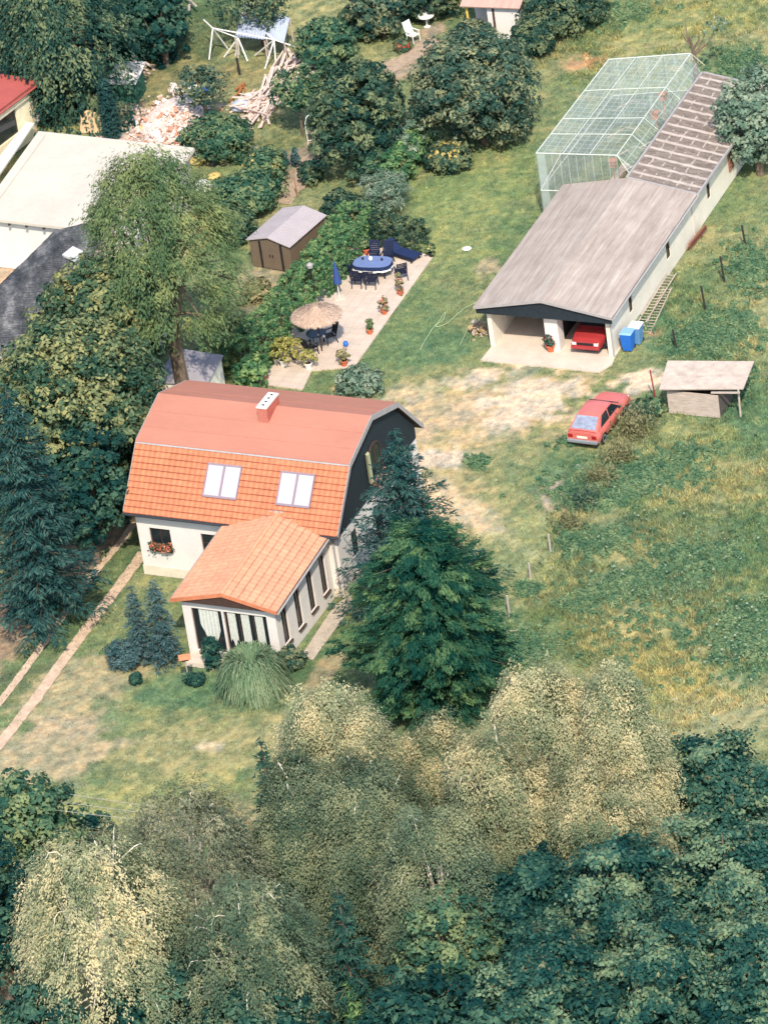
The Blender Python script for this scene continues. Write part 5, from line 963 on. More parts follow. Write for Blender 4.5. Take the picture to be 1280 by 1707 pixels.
# grey shed between larch and house
q = [g(254, 637, 1.9), g(345, 641, 1.9), g(372, 592, 2.2), g(296, 580, 2.2)]; cen = sum(q)/4; o = np.array([cen[0], cen[1], 0]); s2 = thing('lean_to', 'grey roofed lean-to with cream end wall between larch and house', 'shed', o)
mb = MB(); mb.slab([p-o for p in q], .07); mb.build('roof', M_plain('grey roof sheet', col(168, 162, 166, .8), .8, .2, .08, 1), s2)
mb = MB(); w = [(p-o)*np.array([.93, .93, 0]) for p in q]; mb.hexa(w, [a+np.array([0, 0, p[2]-.08]) for a, p in zip(w, q)]); mb.build('wall', GWALL, s2)
P = g(262, 600); mb = MB(); Q = [g(*p)-o for p in ((262, 625), (304, 548))]; d = Q[1]-Q[0]; mb.obox(Q[0]+np.array([-.3, .2, 0]), d, np.array([-.2, 0, 0]), (0, 0, 1.9)); mb.build('end_wall', GWALL, s2)
# red roofed house, top left
RZ = 3.0; c0 = g(66, 137, RZ); c1 = g(-70, 240, RZ); c2 = g(0, 121, RZ+.5); e1 = c1-c0; o = np.array([c0[0], c0[1], 0]); rh = thing('red_roofed_house', 'cream house with a red roof at the top left edge', 'house', o)
up = (c2-c0)*np.array([1, 1, 1]); mb = MB(); q = [np.array([0, 0, RZ]), np.array([up[0]*2.2, up[1]*2.2, RZ+up[2]*1.4]), e1+np.array([up[0]*2.2, up[1]*2.2, RZ+up[2]*1.4]), e1+np.array([0, 0, RZ])]
mb.slab(q[::-1], .14); mb.build('roof', REDP, rh)
mb = MB(); iu = up*np.array([1, 1, 0]); iu = iu/np.linalg.norm(iu); ie = e1*np.array([1, 1, 0]); le = np.linalg.norm(ie); ie = ie/le; b0 = iu*.35+ie*.35
wall(mb, b0, ie, np.cross(ie, (0, 0, 1.)) if np.cross(ie, (0, 0, 1.))@iu < 0 else -np.cross(ie, (0, 0, 1.)), le-.7, 0, RZ-.1, .25, [(1.4, 3.4, .9, 2.3)]); mb.obox(b0+iu*.0, iu*5, ie*.25, (0, 0, RZ-.05)); mb.build('wall', M_plain('cream yellow render', col(240, 226, 190, .88), .85), rh)
mb = MB(); mb.obox(b0+ie*1.4+iu*.12+np.array([0, 0, .9]), ie*2, iu*.05, (0, 0, 1.4)); mb.build('window', DARKGLASS, rh)
mb = MB(); mb.tube([np.array([0, -.0, RZ-.06])-iu*.06, e1-iu*.06+np.array([0, 0, RZ-.06])], .06, 6); mb.build('gutter', REDP, rh)
P = g(40, 128, 3.2); o = np.array([P[0], P[1], 0]); gh = thing('grey_roofed_shed', 'shed with grey roof and white gable peeping behind the red roof', 'shed', o, -.5); mb = MB(); mb.slab([(-2.2, -.1, 2.9), (0, -.1, 2.9), (0, 2.4, 3.3), (-2.2, 2.4, 3.3)], .1); mb.build('roof', M_plain('slate grey sheet', col(96, 100, 106), .8), gh); mb = MB(); mb.box(-2.1, -.05, 0, 2.3, 0, 2.75); mb.build('wall', WHITE, gh)
o = g(20, 258); tr_ = thing('trellis_canopy', 'pale roof strip on thin struts along the cream house', 'canopy', o); Q = [g(*p, 1.2)-o for p in ((-30, 300), (-15, 312), (58, 205), (44, 203))]; mb = MB(); mb.slab(Q, .1); mb.build('roof', WHITE, tr_)
for px in ((5, 262), (15, 242), (60, 225)):
    a = g(*px)-o; mb = MB(); mb.tube([a, a+np.array([.05, .1, 1.15])], .03, 5); mb.build('strut', WHITEP, tr_)
# white hut, top edge
o = g(782, 62); hh = thing('garden_hut', 'white garden hut with rust stained roof and yellow post at top edge', 'hut', o, -.42); mb = MB(); mb.slab([(-.2, -.3, 2.0), (3.2, -.3, 2.0), (3.2, 2.6, 2.9), (-.2, 2.6, 2.9)], .07); mb.build('roof', M_plain('rust stained roof sheets', col(204, 164, 146, .82), .85, .2, .15, 1, stretch=(3, .3, 1)), hh)
mb = MB(); mb.box(1.2, 3.0, .0, 2.4, 0, 1.95); mb.box(0, 1.2, 1.3, 2.4, 0, 2.2); mb.build('wall', WHITE, hh)
mb = MB(); mb.box(.0, .1, 0, .1, 0, 1.95); mb.build('yellow_post', M_plain('yellow post', col(222, 188, 90), .7), hh); mb = MB(); mb.box(1.5, 1.62, -.03, 0, 0, 1.93); mb.build('brown_post', BROWN, hh)
for x in (.35, .8, 1.25, 1.7, 2.15, 2.6, 3.05):
    pass
# corrugated sheets, top left
COR = M_plain('blue grey corrugated sheet', col(186, 194, 208, .85), .6, .3, .08, 1.2, stretch=(4, .4, 1))
def corr(name, label, px, zz, at):
    Q = [g(p[0], p[1], z) for p, z in zip(px, zz)]; o = np.array([Q[0][0], Q[0][1], 0]); root = thing(name, label, 'canopy', o); Q = [p-o for p in Q]; mb = MB()
    mb.grid(lambda a, b: (Q[0]*(1-a)+Q[1]*a)*(1-b)+(Q[3]*(1-a)+Q[2]*a)*b+np.array([0, 0, .03*math.sin(a*60)]), 60, 4); mb.build('sheet', COR, root, True)
    for p in Q: mb = MB(); mb.tube([(p[0], p[1], 0), (p[0], p[1], p[2]-.03)], .05, 6); mb.build('post', WOODGREY, root)
corr('corrugated_canopy', 'larger blue grey corrugated canopy behind the white pole frames', ((392, 61), (441, 66), (452, 8), (408, 2)), (1.3, 1.3, 1.9, 1.9), 0); corr('corrugated_canopy', 'smaller blue grey corrugated canopy right of the larger one', ((444, 62), (474, 70), (483, 30), (456, 20)), (1.3, 1.3, 1.8, 1.8), 0)
# white pole frames: splayed legs under tops joined by poles
def polestand(label, apex_px, ah, feet, extra=()):
    A = g(*apex_px, ah); o = np.array([A[0], A[1], 0]); root = thing('pole_stand', label, 'pole stand', o, group='white pole stands')
    for f in feet: mb = MB(); mb.tube([g(*f)-o, A-o], .045, 6); mb.build('leg', WHITEP, root)
    for e in extra: mb = MB(); mb.tube([A-o, g(e[0], e[1], e[2])-o], .04, 6); mb.build('cross_pole', WHITEP, root)
polestand('left white pole stand, its top tied by a long pole to the right one', (355, 47), 1.7, ((349, 99), (362, 75), (380, 81)), ((340, 33, 1.7), (457, 66, 1.5), (397, 63, 1.2)))
polestand('middle white pole stand with four short legs', (397, 63), 1.2, ((374, 95), (393, 93), (399, 91), (413, 102))); polestand('right white pole stand beside the timber pile', (457, 66), 1.5, ((425, 93), (442, 115), (460, 110)), ((444, 55, 1.6), (492, 78, .9)))
# ------------------------------------------------------------------ heaps
def plank_heap(name, label, group, line, n, ln, spread, seed, mat, zmax=.5, angle=0.):
    r = np.random.default_rng(seed); a, b = g(*line[0]), g(*line[1]); d = b-a; yaw = math.atan2(d[1], d[0]); nn = np.array([-d[1], d[0], 0])/np.linalg.norm(d)
    base = []
    for k in range(n):
        p = a+d*r.random()+nn*r.normal(0, spread); z = .05+zmax*r.random()**1.3
        mb = MB(); l = ln*r.uniform(.5, 1.2); w = r.uniform(.05, .17); mb.box(-l/2, l/2, -w/2, w/2, -.02, r.uniform(.01, .05)); o = mb.build(name, mat); o.location = (p[0], p[1], z); o.rotation_euler = (r.normal(0, .06), r.normal(0, .07), yaw+angle+r.normal(0, .3)); tag(o, label, 'plank', group)
WOODP = M_plain('pale old planks', col(226, 202, 186, .86), .9, .1, .22, 3, stretch=(.5, 4, 1), bump=.4)
plank_heap('plank', 'pale board in the long timber heap beside the grass', 'boards of the long timber heap', ((428, 205), (500, 98)), 95, 2.2, .55, 301, WOODP, .6)
plank_heap('plank', 'grey board in the plank stack at the top edge', 'boards of the plank stack', ((275, 48), (305, 8)), 34, 1.7, .45, 302, WOODGREY, .7, .5)
plank_heap('plank', 'short pale board in the jumble at the lower end of the timber heap', 'short boards of the jumble', ((400, 172), (440, 195)), 44, .8, .5, 303, WOODP, .5, 1.0)
plank_heap('plank', 'split log beside the green walled box', 'logs beside the green box', ((215, 150), (242, 112)), 26, .8, .3, 304, WOODP, .7, 1.0)
plank_heap('plank', 'orange brown board near the blue bags', 'orange boards', ((385, 165), (410, 145)), 5, 1.6, .25, 305, M_plain('orange brown board', col(176, 112, 62, .8), .9), .2, .4)
def heap(name, label, cat, px, rx, ry, n, cols, seed, smin=.06, smax=.2, hh=.5):
    r = np.random.default_rng(seed); o = g(*px); mats = cols; V = {k: MB() for k in range(len(cols))}; root = thing(name, label, cat, o)
    for k in range(n):
        q = r.normal(0, .42, 2); d = math.hypot(*q); z = hh*max(0, 1-d)*r.random()**.4; s = r.uniform(smin, smax); c = np.array([q[0]*rx, q[1]*ry, z]); a, b, cc = (unit(r.normal(size=3))*s*r.uniform(.5, 1.2) for _ in range(3)); V[int(r.integers(len(cols)))].obox(c, a, np.cross(a, b)/max(.04, s), np.cross(a, np.cross(a, b))/max(.01, s*s)*.5)
    for k, m in enumerate(V.values()): m.build('rubble', cols[k], root)['kind'] = 'stuff'
RUBW = M_plain('white plaster rubble', col(236, 216, 204, .85), .95); RUBP = M_plain('pinkish brick rubble', col(226, 190, 170, .84), .95); RUBO = M_plain('orange brick rubble', col(208, 152, 122, .8), .95)
mb = MB(); mb.lathe([(3.0, -.05), (2.3, .25), (1.3, .5), (.4, .6)], 22, wob=.09); o = mb.build('rubble_mound', RUBW, None, True); o.location = tuple(g(292, 196)); o.scale = (.62, 1.0, 1); o.rotation_euler = (0, 0, -.4); tag(o, 'pale plaster mound under the brick rubble', 'mound')
heap('rubble_heap', 'heap of white and pink rubble behind the white flat roof', 'rubble heap', (287, 208), 2.5, 3.2, 950, (RUBW, RUBW, RUBP, RUBW, RUBO), 310, .08, .26, .75)
heap('rubble_heap', 'small heap of white lumps left of the sparse apple tree', 'rubble heap', (296, 155), .5, .8, 26, (RUBW, RUBW), 311, .15, .35, .4)
heap('rubble_heap', 'heap of white sheets and scraps by the timber', 'rubble heap', (415, 178), .9, .7, 60, (RUBW, RUBP), 312, .1, .35, .5)
heap('rubble_heap', 'brown leaf and branch heap at the left garage wall', 'rubble heap', (800, 555), .5, .7, 120, (M_plain('brown dry leaves', col(186, 158, 120, .8), .95), WOODGREY), 313, .05, .25, .6)
def sack(label, px, c, s=1, nm='sack', cat='sack'):
    mb = MB(); mb.lathe([(.1, 0), (.34, .03), (.4, .18), (.32, .38), (.1, .48)], 12, wob=.12); o = mb.build(nm, c, None, True); P = g(*px); o.location = (P[0], P[1], .0); o.scale = (s*1.2, s, s*.9); o.rotation_euler = (0, 0, random.random()*3); return tag(o, label, cat)
YSK = M_plain('yellow plastic', col(216, 186, 112, .85), .7); sack('yellow sack against the white building corner', (330, 272), YSK, .9); sack('yellow sack beside the white lump below the rubble bush', (358, 300), YSK, .9); sack('white sack next to the yellow one below the bush', (342, 318), WHITEP, 1.3); sack('yellow sack at the top of the rubble', (236, 216), YSK, .5)
sack('blue bag beneath the sparse apple tree', (340, 158), BLUEP, .9, 'bag', 'bag'); sack('pale grey bag beneath the sparse apple tree', (322, 148), WHITEP, .8, 'bag', 'bag'); sack('blue grey tarpaulin bundle at the jumble of boards', (402, 182), COR, 1.2, 'tarpaulin', 'tarpaulin')
o = g(200, 168); bx = thing('green_box', 'dark green box shelter with a white roof beside the cypress', 'shelter', o, -.35); mb = MB(); mb.box(-.3, 1.1, -.2, 1.3, 0, 1.2); mb.build('wall', M_plain('dark green boards', col(38, 88, 72), .7), bx); mb = MB(); mb.slab([(-.5, -.35, 1.2), (1.2, -.35, 1.2), (1.2, 1.7, 1.5), (-.5, 1.7, 1.5)], .06); mb.build('roof', WHITE, bx)
o = g(152, 222); lt = thing('board_stack', 'tan boards leaning together left of the cypress', 'board', o, -.3); mb = MB(); mb.hexa([(-.6, 0, 0), (.7, 0, 0), (.7, .5, 0), (-.6, .5, 0)], [(-.5, .3, 1.0), (.6, .3, .9), (.6, .4, .9), (-.1, .4, 1.2)]); mb.build('board', M_plain('tan board', col(216, 184, 142, .82), .9), lt)

# ------------------------------------------------------------------ patio furniture
WICK = M_plain('blue table cloth', col(104, 120, 158), .8, .2, .08, 3)
def chair(label, P, rz, mat=None):
    mat = mat or NAVYWOOD; root = thing('garden_chair', label, 'chair', (P[0], P[1], .03), rz, 'dark blue garden chairs')
    mb = MB()
    for k in range(5): mb.box(-.25, .25, -.24+k*.1, -.24+k*.1+.075, .40, .43)
    mb.build('seat', mat, root)
    mb = MB()
    for k in range(7): z = .46+k*.095; y = .25+.03*k; mb.obox((-.24, y, z), (.48, 0, 0), (0, .02, .005), (0, .025, .075))
    mb.obox((-.27, .22, .4), (.04, 0, 0), (0, .03, 0), (0, .24, .72)); mb.obox((.23, .22, .4), (.04, 0, 0), (0, .03, 0), (0, .24, .72)); mb.build('backrest', mat, root)
    for sx in (-.27, .23):
        mb = MB(); mb.obox((sx, -.26, 0), (.04, 0, 0), (0, .04, 0), (0, .04, .62)); mb.build('leg', mat, root); mb = MB(); mb.obox((sx, .3, 0), (.04, 0, 0), (0, .04, 0), (0, -.12, .42)); mb.build('leg', mat, root); mb = MB(); mb.obox((sx-.01, -.28, .62), (.06, 0, 0), (0, .58, 0), (0, 0, .03)); mb.build('armrest', mat, root)
    return root
TP = g(624, 458, .03); TY = math.atan2(*(g(640, 462)-g(600, 458))[[1, 0]]); TY = -.35
tb = thing('patio_table', 'oval garden table under a blue cloth with white lace edge', 'table', (TP[0], TP[1], .03), TY)
oc = [(.95*math.copysign(abs(math.cos(a))**.65, math.cos(a)), .58*math.copysign(abs(math.sin(a))**.65, math.sin(a))) for a in np.linspace(0, 2*math.pi, 40, endpoint=False)]
mb = MB(); mb.hexa([(x, y, .69) for x, y in oc], [(x, y, .73) for x, y in oc]); mb.build('tabletop', NAVYWOOD, tb)
for sx in (-.7, .62):
    for sy in (-.4, .34): mb = MB(); mb.box(sx, sx+.07, sy, sy+.07, 0, .69); mb.build('leg', NAVYWOOD, tb)
cf = thing('tablecloth', 'blue cloth with white scalloped edge over the oval table', 'tablecloth', (TP[0], TP[1], .765), TY)
mb = MB(); mb.hexa([(x*1.03, y*1.03, 0) for x, y in oc], [(x*1.03, y*1.03, .006) for x, y in oc]); mb.build('top', WICK, cf)
for nm, z0, z1, m in (('drop', -.2, 0.004, NAVY), ('lace_edge', -.29, -.2, WHITEP)):
    mb = MB(); i = 0; N = 80
    for k in range(N):
        a = 2*math.pi*k/N; x = math.copysign(abs(math.cos(a))**.65, math.cos(a)); y = math.copysign(abs(math.sin(a))**.65, math.sin(a)); 
        for z in (z0, z1): s = 1.03+(-z)*.12+.025*math.sin(k*1.26)*(z < -.05); mb.v.append((.95*x*s+.0, .58*y*s, z+.015*math.sin(k*.9)*(z == z0)))
    for k in range(N): mb.f.append([2*k, 2*((k+1) % N), 2*((k+1) % N)+1, 2*k+1])
    mb.build(nm, m, cf, True)
def onT(x, y): c, s = math.cos(TY), math.sin(TY); return np.array([TP[0]+c*x-s*y, TP[1]+s*x+c*y, 0])
for x, y, rz, lb in ((-.5, -1.15, 180, 'dark chair at the near side of the blue table, left one'), (.25, -1.2, 180, 'dark chair at the near side of the blue table, right one'), (-.3, 1.1, 0, 'dark chair at the far side of the blue table, left one'), (.42, 1.05, 0, 'dark chair at the far side of the blue table, right one'), (-1.3, .0, 90, 'dark chair at the hedge end of the blue table')):
    chair(lb, onT(x, y), TY+R(rz))
P = g(670, 466); chair('dark chair standing askew right of the blue table', P, TY+R(-150))
def pot_items(): pass
mb = MB(); mb.lathe([(.05, 0), (.1, .04), (.11, .16), (.07, .2), (.09, .23)], 14); o = mb.build('jug', WHITEP, None, True); p = onT(-.12, .12); o.location = (p[0], p[1], .772); tag(o, 'white jug on the blue tablecloth', 'jug')
for k, (x, y) in enumerate(((-.55, .2), (.45, .15))): mb = MB(); mb.lathe([(.04, 0), (.06, .05), (.05, .12), (.03, .13)], 10); o = mb.build('cup', BLACK, None, True); p = onT(x, y); o.location = (p[0], p[1], .772); tag(o, ('dark cup on the hedge end of the blue cloth', 'dark cup on the lawn end of the blue cloth')[k], 'cup')
# sun lounger
A, B = g(648, 413, .3), g(700, 430, .3); d = B-A; ln = np.linalg.norm(d[:2]); lo = thing('sun_lounger', 'dark blue sun lounger with raised back against the far hedge', 'lounger', (A[0], A[1], .03), math.atan2(d[1], d[0])); ln = 1.95
mb = MB(); mb.box(.6, ln, -.32, .32, .28, .36); mb.build('cushion', NAVY, lo, bevel=.02); mb = MB(); mb.obox((.6, -.32, .29), (-.62, 0, .42), (0, .64, 0), (.05, 0, .07)); mb.build('back_cushion', NAVY, lo, bevel=.02)
mb = MB(); mb.box(.02, ln, -.34, -.3, .2, .28); mb.box(.02, ln, .3, .34, .2, .28); mb.build('frame', NAVYWOOD, lo)
for x in (.15, ln-.2):
    for y in (-.33, .28): mb = MB(); mb.box(x, x+.05, y, y+.05, 0, .2); mb.build('leg', NAVYWOOD, lo)
# parasols
P = g(566, 497, .03); hp = height(566, 497, 436); pr = thing('closed_parasol', 'furled blue parasol on white pole beside the hedge', 'parasol', (P[0], P[1], .03)); mb = MB(); mb.tube([(0, 0, 0), (0, 0, hp*.98)], .025, 8); mb.build('pole', WHITEP, pr); mb = MB(); mb.lathe([(.2, hp*.42), (.17, hp*.55), (.12, hp*.75), (.05, hp*.96), (.01, hp)], 12, wob=.08); mb.build('canopy', M_plain('blue parasol cloth', col(52, 76, 128), .8, .2, .1, 6), pr); mb = MB(); mb.box(-.25, .25, -.25, .25, 0, .06); mb.build('base', CONC, pr)
PG = g(537, 585, .03); PT = g(532, 532, 2.05); tp = thing('straw_parasol', 'wide straw thatched parasol shading the glass table', 'parasol', (PG[0], PG[1], .03)); THM = M_plain('pale straw thatch', col(218, 188, 164, .82), .95, .1, .16, 5, bump=.5)
hp = height(537, 585, 512); mb = MB(); mb.tube([(0, 0, 0), (0, 0, hp)], .035, 8); mb.build('pole', BROWN, tp)
fo = Foliage(); r = np.random.default_rng(320); n = 5200; a = r.random(n)*6.283; rr = 1.22*np.sqrt(r.random(n)); C = np.stack([np.cos(a)*rr, np.sin(a)*rr, hp+.06-.42*rr+r.normal(0, .02, n)], -1); dv = np.stack([np.cos(a), np.sin(a), -.42+0*a], -1); N = np.stack([np.cos(a)*.4, np.sin(a)*.4, 1+0*a], -1)+r.normal(0, .22, (n, 3)); V, F = leaves(C, N, .13*r.uniform(.7, 1.3, n), .16, dv+r.normal(0, .12, (n, 3))); fo.add(V, np.clip(r.normal(.6, .2, n), 0, 1)); fo.build('thatch', M_leaf('straw thatch', (196, 164, 140), (236, 212, 190), k=.75, trans=.1), tp)
mb = MB(); mb.lathe([(1.2, hp-.44), (.6, hp-.22), (.05, hp+.02)], 24); mb.build('lining', THM, tp)
GT = M_plain('black glass table top', col(30, 36, 38), .15, .5, .1, 3); P = g(530, 575, .03); gt = thing('glass_table', 'round black table under the straw parasol', 'table', (P[0], P[1], .03)); mb = MB(); mb.lathe([(.5, .66), (.5, .69)], 24); mb.build('tabletop', GT, gt)
for k in range(4): a = k*1.57+.5; mb = MB(); mb.tube([(.4*math.cos(a), .4*math.sin(a), 0), (.34*math.cos(a), .34*math.sin(a), .66)], .025, 6); mb.build('leg', BLACK, gt)
for k, (px, rz, lb) in enumerate((((551, 572), -70, 'black chair right of the table under straw parasol'), ((520, 592), 130, 'black chair nearest the yellow potted plant, under straw parasol'))): chair(lb, g(*px), R(rz), BLACK)
for k, (px, lb) in enumerate((((532, 560), 'white cup nearer the parasol pole on the black table'), ((540, 562), 'white cup at the right of the black table'))): mb = MB(); mb.lathe([(.04, 0), (.07, .03), (.07, .09), (.05, .1)], 10); o = mb.build('cup', WHITEP, None, True); p = g(*px, .72); o.location = (p[0], p[1], .721); tag(o, lb, 'cup')
# pots
def pot(label, px, mat, plant, s=1., ph=.5, pw=.3, seed=1, fl=None, lsz=.07, pm=None):
    P = g(*px); root = thing('potted_plant', label, 'potted plant', (P[0], P[1], .03)); mb = MB(); mb.lathe([(.13*s, 0), (.17*s, .22*s), (.2*s, .23*s), (.2*s, .3*s), (.17*s, .3*s), (.16*s, .26*s)], 14); mb.build('pot', mat, root, False); mb = MB(); mb.lathe([(.02, .25*s), (.15*s, .262*s), (.02, .27*s)], 12); mb.build('soil', SOIL, root)
    fo = Foliage(); blob_crown(fo, (0, 0, .3*s+ph*.5), (pw, pw, ph*.6), 26, 14, lsz, seed, clr=pw*.35); fo.build('leaves', plant, root)
    if fl: fo = Foliage(); r = np.random.default_rng(seed); d = unit(r.normal(size=(40, 3))+np.array([0, 0, .6])); V, F = leaves(d*np.array([pw, pw, ph*.55])+np.array([0, 0, .3*s+ph*.55]), d, .05*np.ones(40), .8); fo.add(V, r.random(40)); fo.build('blossom', fl, root)
    mb = MB()
    for k in range(5): a = k*1.26; mb.tube([(0, 0, .26*s), (pw*.5*math.cos(a), pw*.5*math.sin(a), .3*s+ph*.6)], [.012, .006], 4)
    mb.build('stem', BARK, root); return root
pot('terracotta pot with a pale green plant beside the far left table chair', (612, 424), TERRA, L_MID, 1.1, .5, .25, 401); pot('terracotta pot with dark red leaved plant next to the askew chair', (668, 492), TERRA, L_WED, .9, .75, .2, 402, L_PNK); pot('terracotta pot with reddish stems half way along the lawn edge', (641, 524), TERRA, L_WED, .9, .6, .2, 403, L_RED); pot('terracotta pot with bright green bushy plant on the lawn edge', (617, 557), TERRA, L_LAR, .9, .45, .2, 404)
pot('terracotta pot with dry brush plant nearest the house on the lawn edge', (574, 610), TERRA, L_WED, 1.0, .5, .35, 405); pot('white pot with yellow green palm like plant', (515, 615), WHITEP, L_YEL, 1.1, .7, .4, 406); pot('white pot with big yellow leaved shrub by the hedge', (474, 610), WHITEP, L_YEL, 1.2, 1.0, .55, 407, L_FYL, .1); pot('potted green plant at the lower hedge end of the patio', (440, 633), TERRA, L_MID, .9, .6, .32, 408); pot('dark pot with yellow flowers at the far lawn corner of the patio', (719, 428), BLACK, L_MID, .8, .4, .25, 409, L_FYL); pot('big yellow flowering tub behind the yellow leaved shrub', (492, 598), BLACK, L_YEL, 1.2, .7, .5, 410, L_FYL)
P = g(918, 588); pot('terracotta tub with dark red flowers at the garage pillar', (918, 586), TERRA, L_DRK, 1.2, .45, .3, 411, L_RED)
P = g(577, 578); mb = MB(); mb.lathe([(.02, 0), (.1, .03), (.14, .14), (.1, .25), (.02, .28)], 14); o = mb.build('ball', BLUEP, None, True); o.location = (P[0], P[1], .03); tag(o, 'small blue ball on the patio slabs', 'ball')
P = g(527, 512); hl = height(527, 512, 484)+1.0; lp = thing('garden_lamp', 'black garden lamp post rising out of the hedge', 'lamp', (P[0], P[1], 0)); mb = MB(); mb.tube([(0, 0, 0), (0, 0, 2.2)], .045, 8); mb.build('post', BLACK, lp); mb = MB(); mb.lathe([(.06, 2.2), (.15, 2.24), (.17, 2.4), (.05, 2.5)], 12); mb.build('lamp_head', GREYTRIM, lp)
mb = MB(); r = np.random.default_rng(330); pts = [g(688, 616), g(700, 585), g(722, 548), g(738, 535), g(742, 522), g(730, 540), g(727, 546), g(745, 540), g(775, 515), g(800, 505), g(796, 520), g(780, 548), g(765, 580), g(752, 600)]; pts = [np.array(p)+np.array([0, 0, .05]) for p in pts]; sm = []
for a, b, c, d in zip(pts, pts[1:], pts[2:], pts[3:]):
    for t in np.linspace(0, 1, 8, endpoint=False): sm.append(.5*((2*b)+(c-a)*t+(2*a-5*b+4*c-d)*t*t+(3*b-a-3*c+d)*t**3))
mb.tube(sm, .014, 5); o = mb.build('garden_hose', M_plain('pale green hose', col(176, 192, 150), .6)); tag(o, 'pale green garden hose looped over the lawn', 'hose')
for k, (px, lb) in enumerate((((778, 416), 'white lid lying on the lawn nearer the patio corner'), ((965, 780), 'pale round cover lying on bare soil by the yard'), ((712, 44), 'round white garden table beside the top hut shrubs'))):
    mb = MB(); mb.lathe([(.02, .03), (.22, .03), (.24, .06), (.02, .09)] if k < 2 else [(.2, 0), (.05, .05), (.05, .6), (.45, .62), (.45, .66), (.02, .67)], 16); o = mb.build(('lid', 'cover', 'round_table')[k], WHITEP); o.location = tuple(g(*px)); tag(o, lb, ('lid', 'cover', 'table')[k])
for px, lb in (((690, 70), 'white garden chair beside the red flowers'), ((715, 33), 'white garden chair behind the round white table')): chair(lb, g(*px), R(40), WHITEP)
bush('flower_bush', 'low bush of red flowers on the garden path', 672, 84, 28, .6, L_MID, 420, flower=L_RED, nf=240, lsize=.06)
# garden arch
A = g(518, 246); ga = thing('garden_arch', 'slim white garden arch on the gravel path', 'arch', A)
for dx in (-.1, .3): mb = MB(); mb.tube([(dx, 0, 0), (dx, .1, 1.4), (dx+.1, .25, 1.65), (dx+.25, .35, 1.7)], .025, 6); mb.build('hoop', WHITEP, ga)
for z in (.4, .8, 1.2): mb = MB(); mb.tube([(-.1, .05, z), (.3, .05, z)], .018, 5); mb.build('rung', WHITEP, ga)
# garden pond frame beside hedge
P = g(410, 548); mb = MB(); mb.lathe([(.5, -.02), (.52, .08), (.4, .1), (.02, .06)], 14, wob=.08); o = mb.build('stone_slab', CONC); o.location = tuple(P); tag(o, 'pale stone slab on the ground left of the hedge', 'stone')

# ------------------------------------------------------------------ right side: bins, ladders, posts, boards
def bin_(label, px, c, lid):
    P = g(*px); root = thing('rubbish_bin', label, 'bin', P, GF[1]); mb = MB(); mb.hexa([(-.22, -.24, .06), (.22, -.24, .06), (.22, .24, .06), (-.22, .24, .06)], [(-.29, -.33, .98), (.29, -.33, .98), (.29, .33, .98), (-.29, .33, .98)]); mb.build('body', c, root, bevel=.02); mb = MB(); mb.hexa([(-.31, -.36, .985), (.31, -.36, .985), (.31, .36, .985), (-.31, .36, .985)], [(-.27, -.3, 1.06), (.27, -.3, 1.06), (.27, .3, 1.06), (-.27, .3, 1.06)]); mb.build('lid', lid, root, bevel=.015)
    for y in (-.2, .2): mb = MB(); mb.lathe([(.1, -.03), (.1, .03)], 12); w = mb.build('wheel', BLACK, root); w.location = (y, .28, .1); w.rotation_euler = (0, R(90), 0)
bin_('blue wheeled bin with pale blue lid at the garage corner, nearer the camera', (1048, 583), BLUEP, M_plain('pale blue lid', col(130, 170, 214), .5)); bin_('blue green bin with white lid behind the blue one', (1062, 572), M_plain('faded blue plastic', col(96, 140, 180), .5), WHITEP)
def ladder(label, p0, p1, z0, z1):
    A, B = g(*p0, z0), g(*p1, z1); root = thing('ladder', label, 'ladder', A, 0, 'ladders beside the garage'); d = B-A; ln = np.linalg.norm(d); d = d/ln; s = unit(np.cross(d, (0, 0, 1.)))*.2
    for sg in (-1, 1): mb = MB(); mb.tube([s*sg, s*sg+d*ln], .03, 5); mb.build('rail', WOODGREY, root)
    for k in range(int(ln/.28)): mb = MB(); mb.tube([d*(.15+k*.28)-s, d*(.15+k*.28)+s], .02, 5); mb.build('rung', WOODGREY, root)
ladder('pale wooden ladder lying on the grass, farther from the wall', (1076, 556), (1112, 480), .08, .08); ladder('wooden ladder lying right along the garage wall', (1064, 545), (1120, 455), .15, .3)
A, B = g(1143, 418, .02), g(1172, 383, .02); d = B-A; mb = MB(); mb.obox(A*0, d, unit(np.cross(d, (0, 0, 1.)))*.25+np.array([0, 0, .25]), np.array([.03, .02, .03])); mb.obox(d*.05+np.array([.1, 0, .0]), d*.9, np.array([.1, 0, 0]), (0, 0, .3)); o = mb.build('board', M_plain('rusty brown board', col(132, 86, 72), .85)); o.location = tuple(A); tag(o, 'rusty brown boards leaning on the annex wall', 'board')
FP = M_plain('dark fence post', col(52, 46, 44), .9); FPP = M_plain('pale fence post', col(190, 178, 166, .8), .9)
def fpost(label, px, ty, mat, grp, lean=(0, 0), rad=.055):
    P = g(*px); h = height(px[0], px[1], ty); mb = MB(); mb.tube([(0, 0, -.05), (lean[0], lean[1], h*.98), (lean[0], lean[1], h)], [rad, rad*.9, rad*.5], 7); o = mb.build('fence_post', mat); o.location = tuple(P); tag(o, label, 'fence post', grp)
for px, ty, lb in (((1175, 516), 476, 'dark fence post beside nettles, level with the garage front'), ((1207, 470), 427, 'dark fence post second from the right edge of the row'), ((1242, 410), 375, 'dark fence post highest in the photo'), ((1127, 582), 549, 'short dark fence post above the wooden hut')): fpost(lb, px, ty, FP, 'dark fence posts by the garage', (-.08, 0))
fpost('red iron post left of the wooden hut', (1092, 665), 616, M_plain('red iron post', col(150, 60, 56), .7), 'iron post', (-.1, 0), .04)
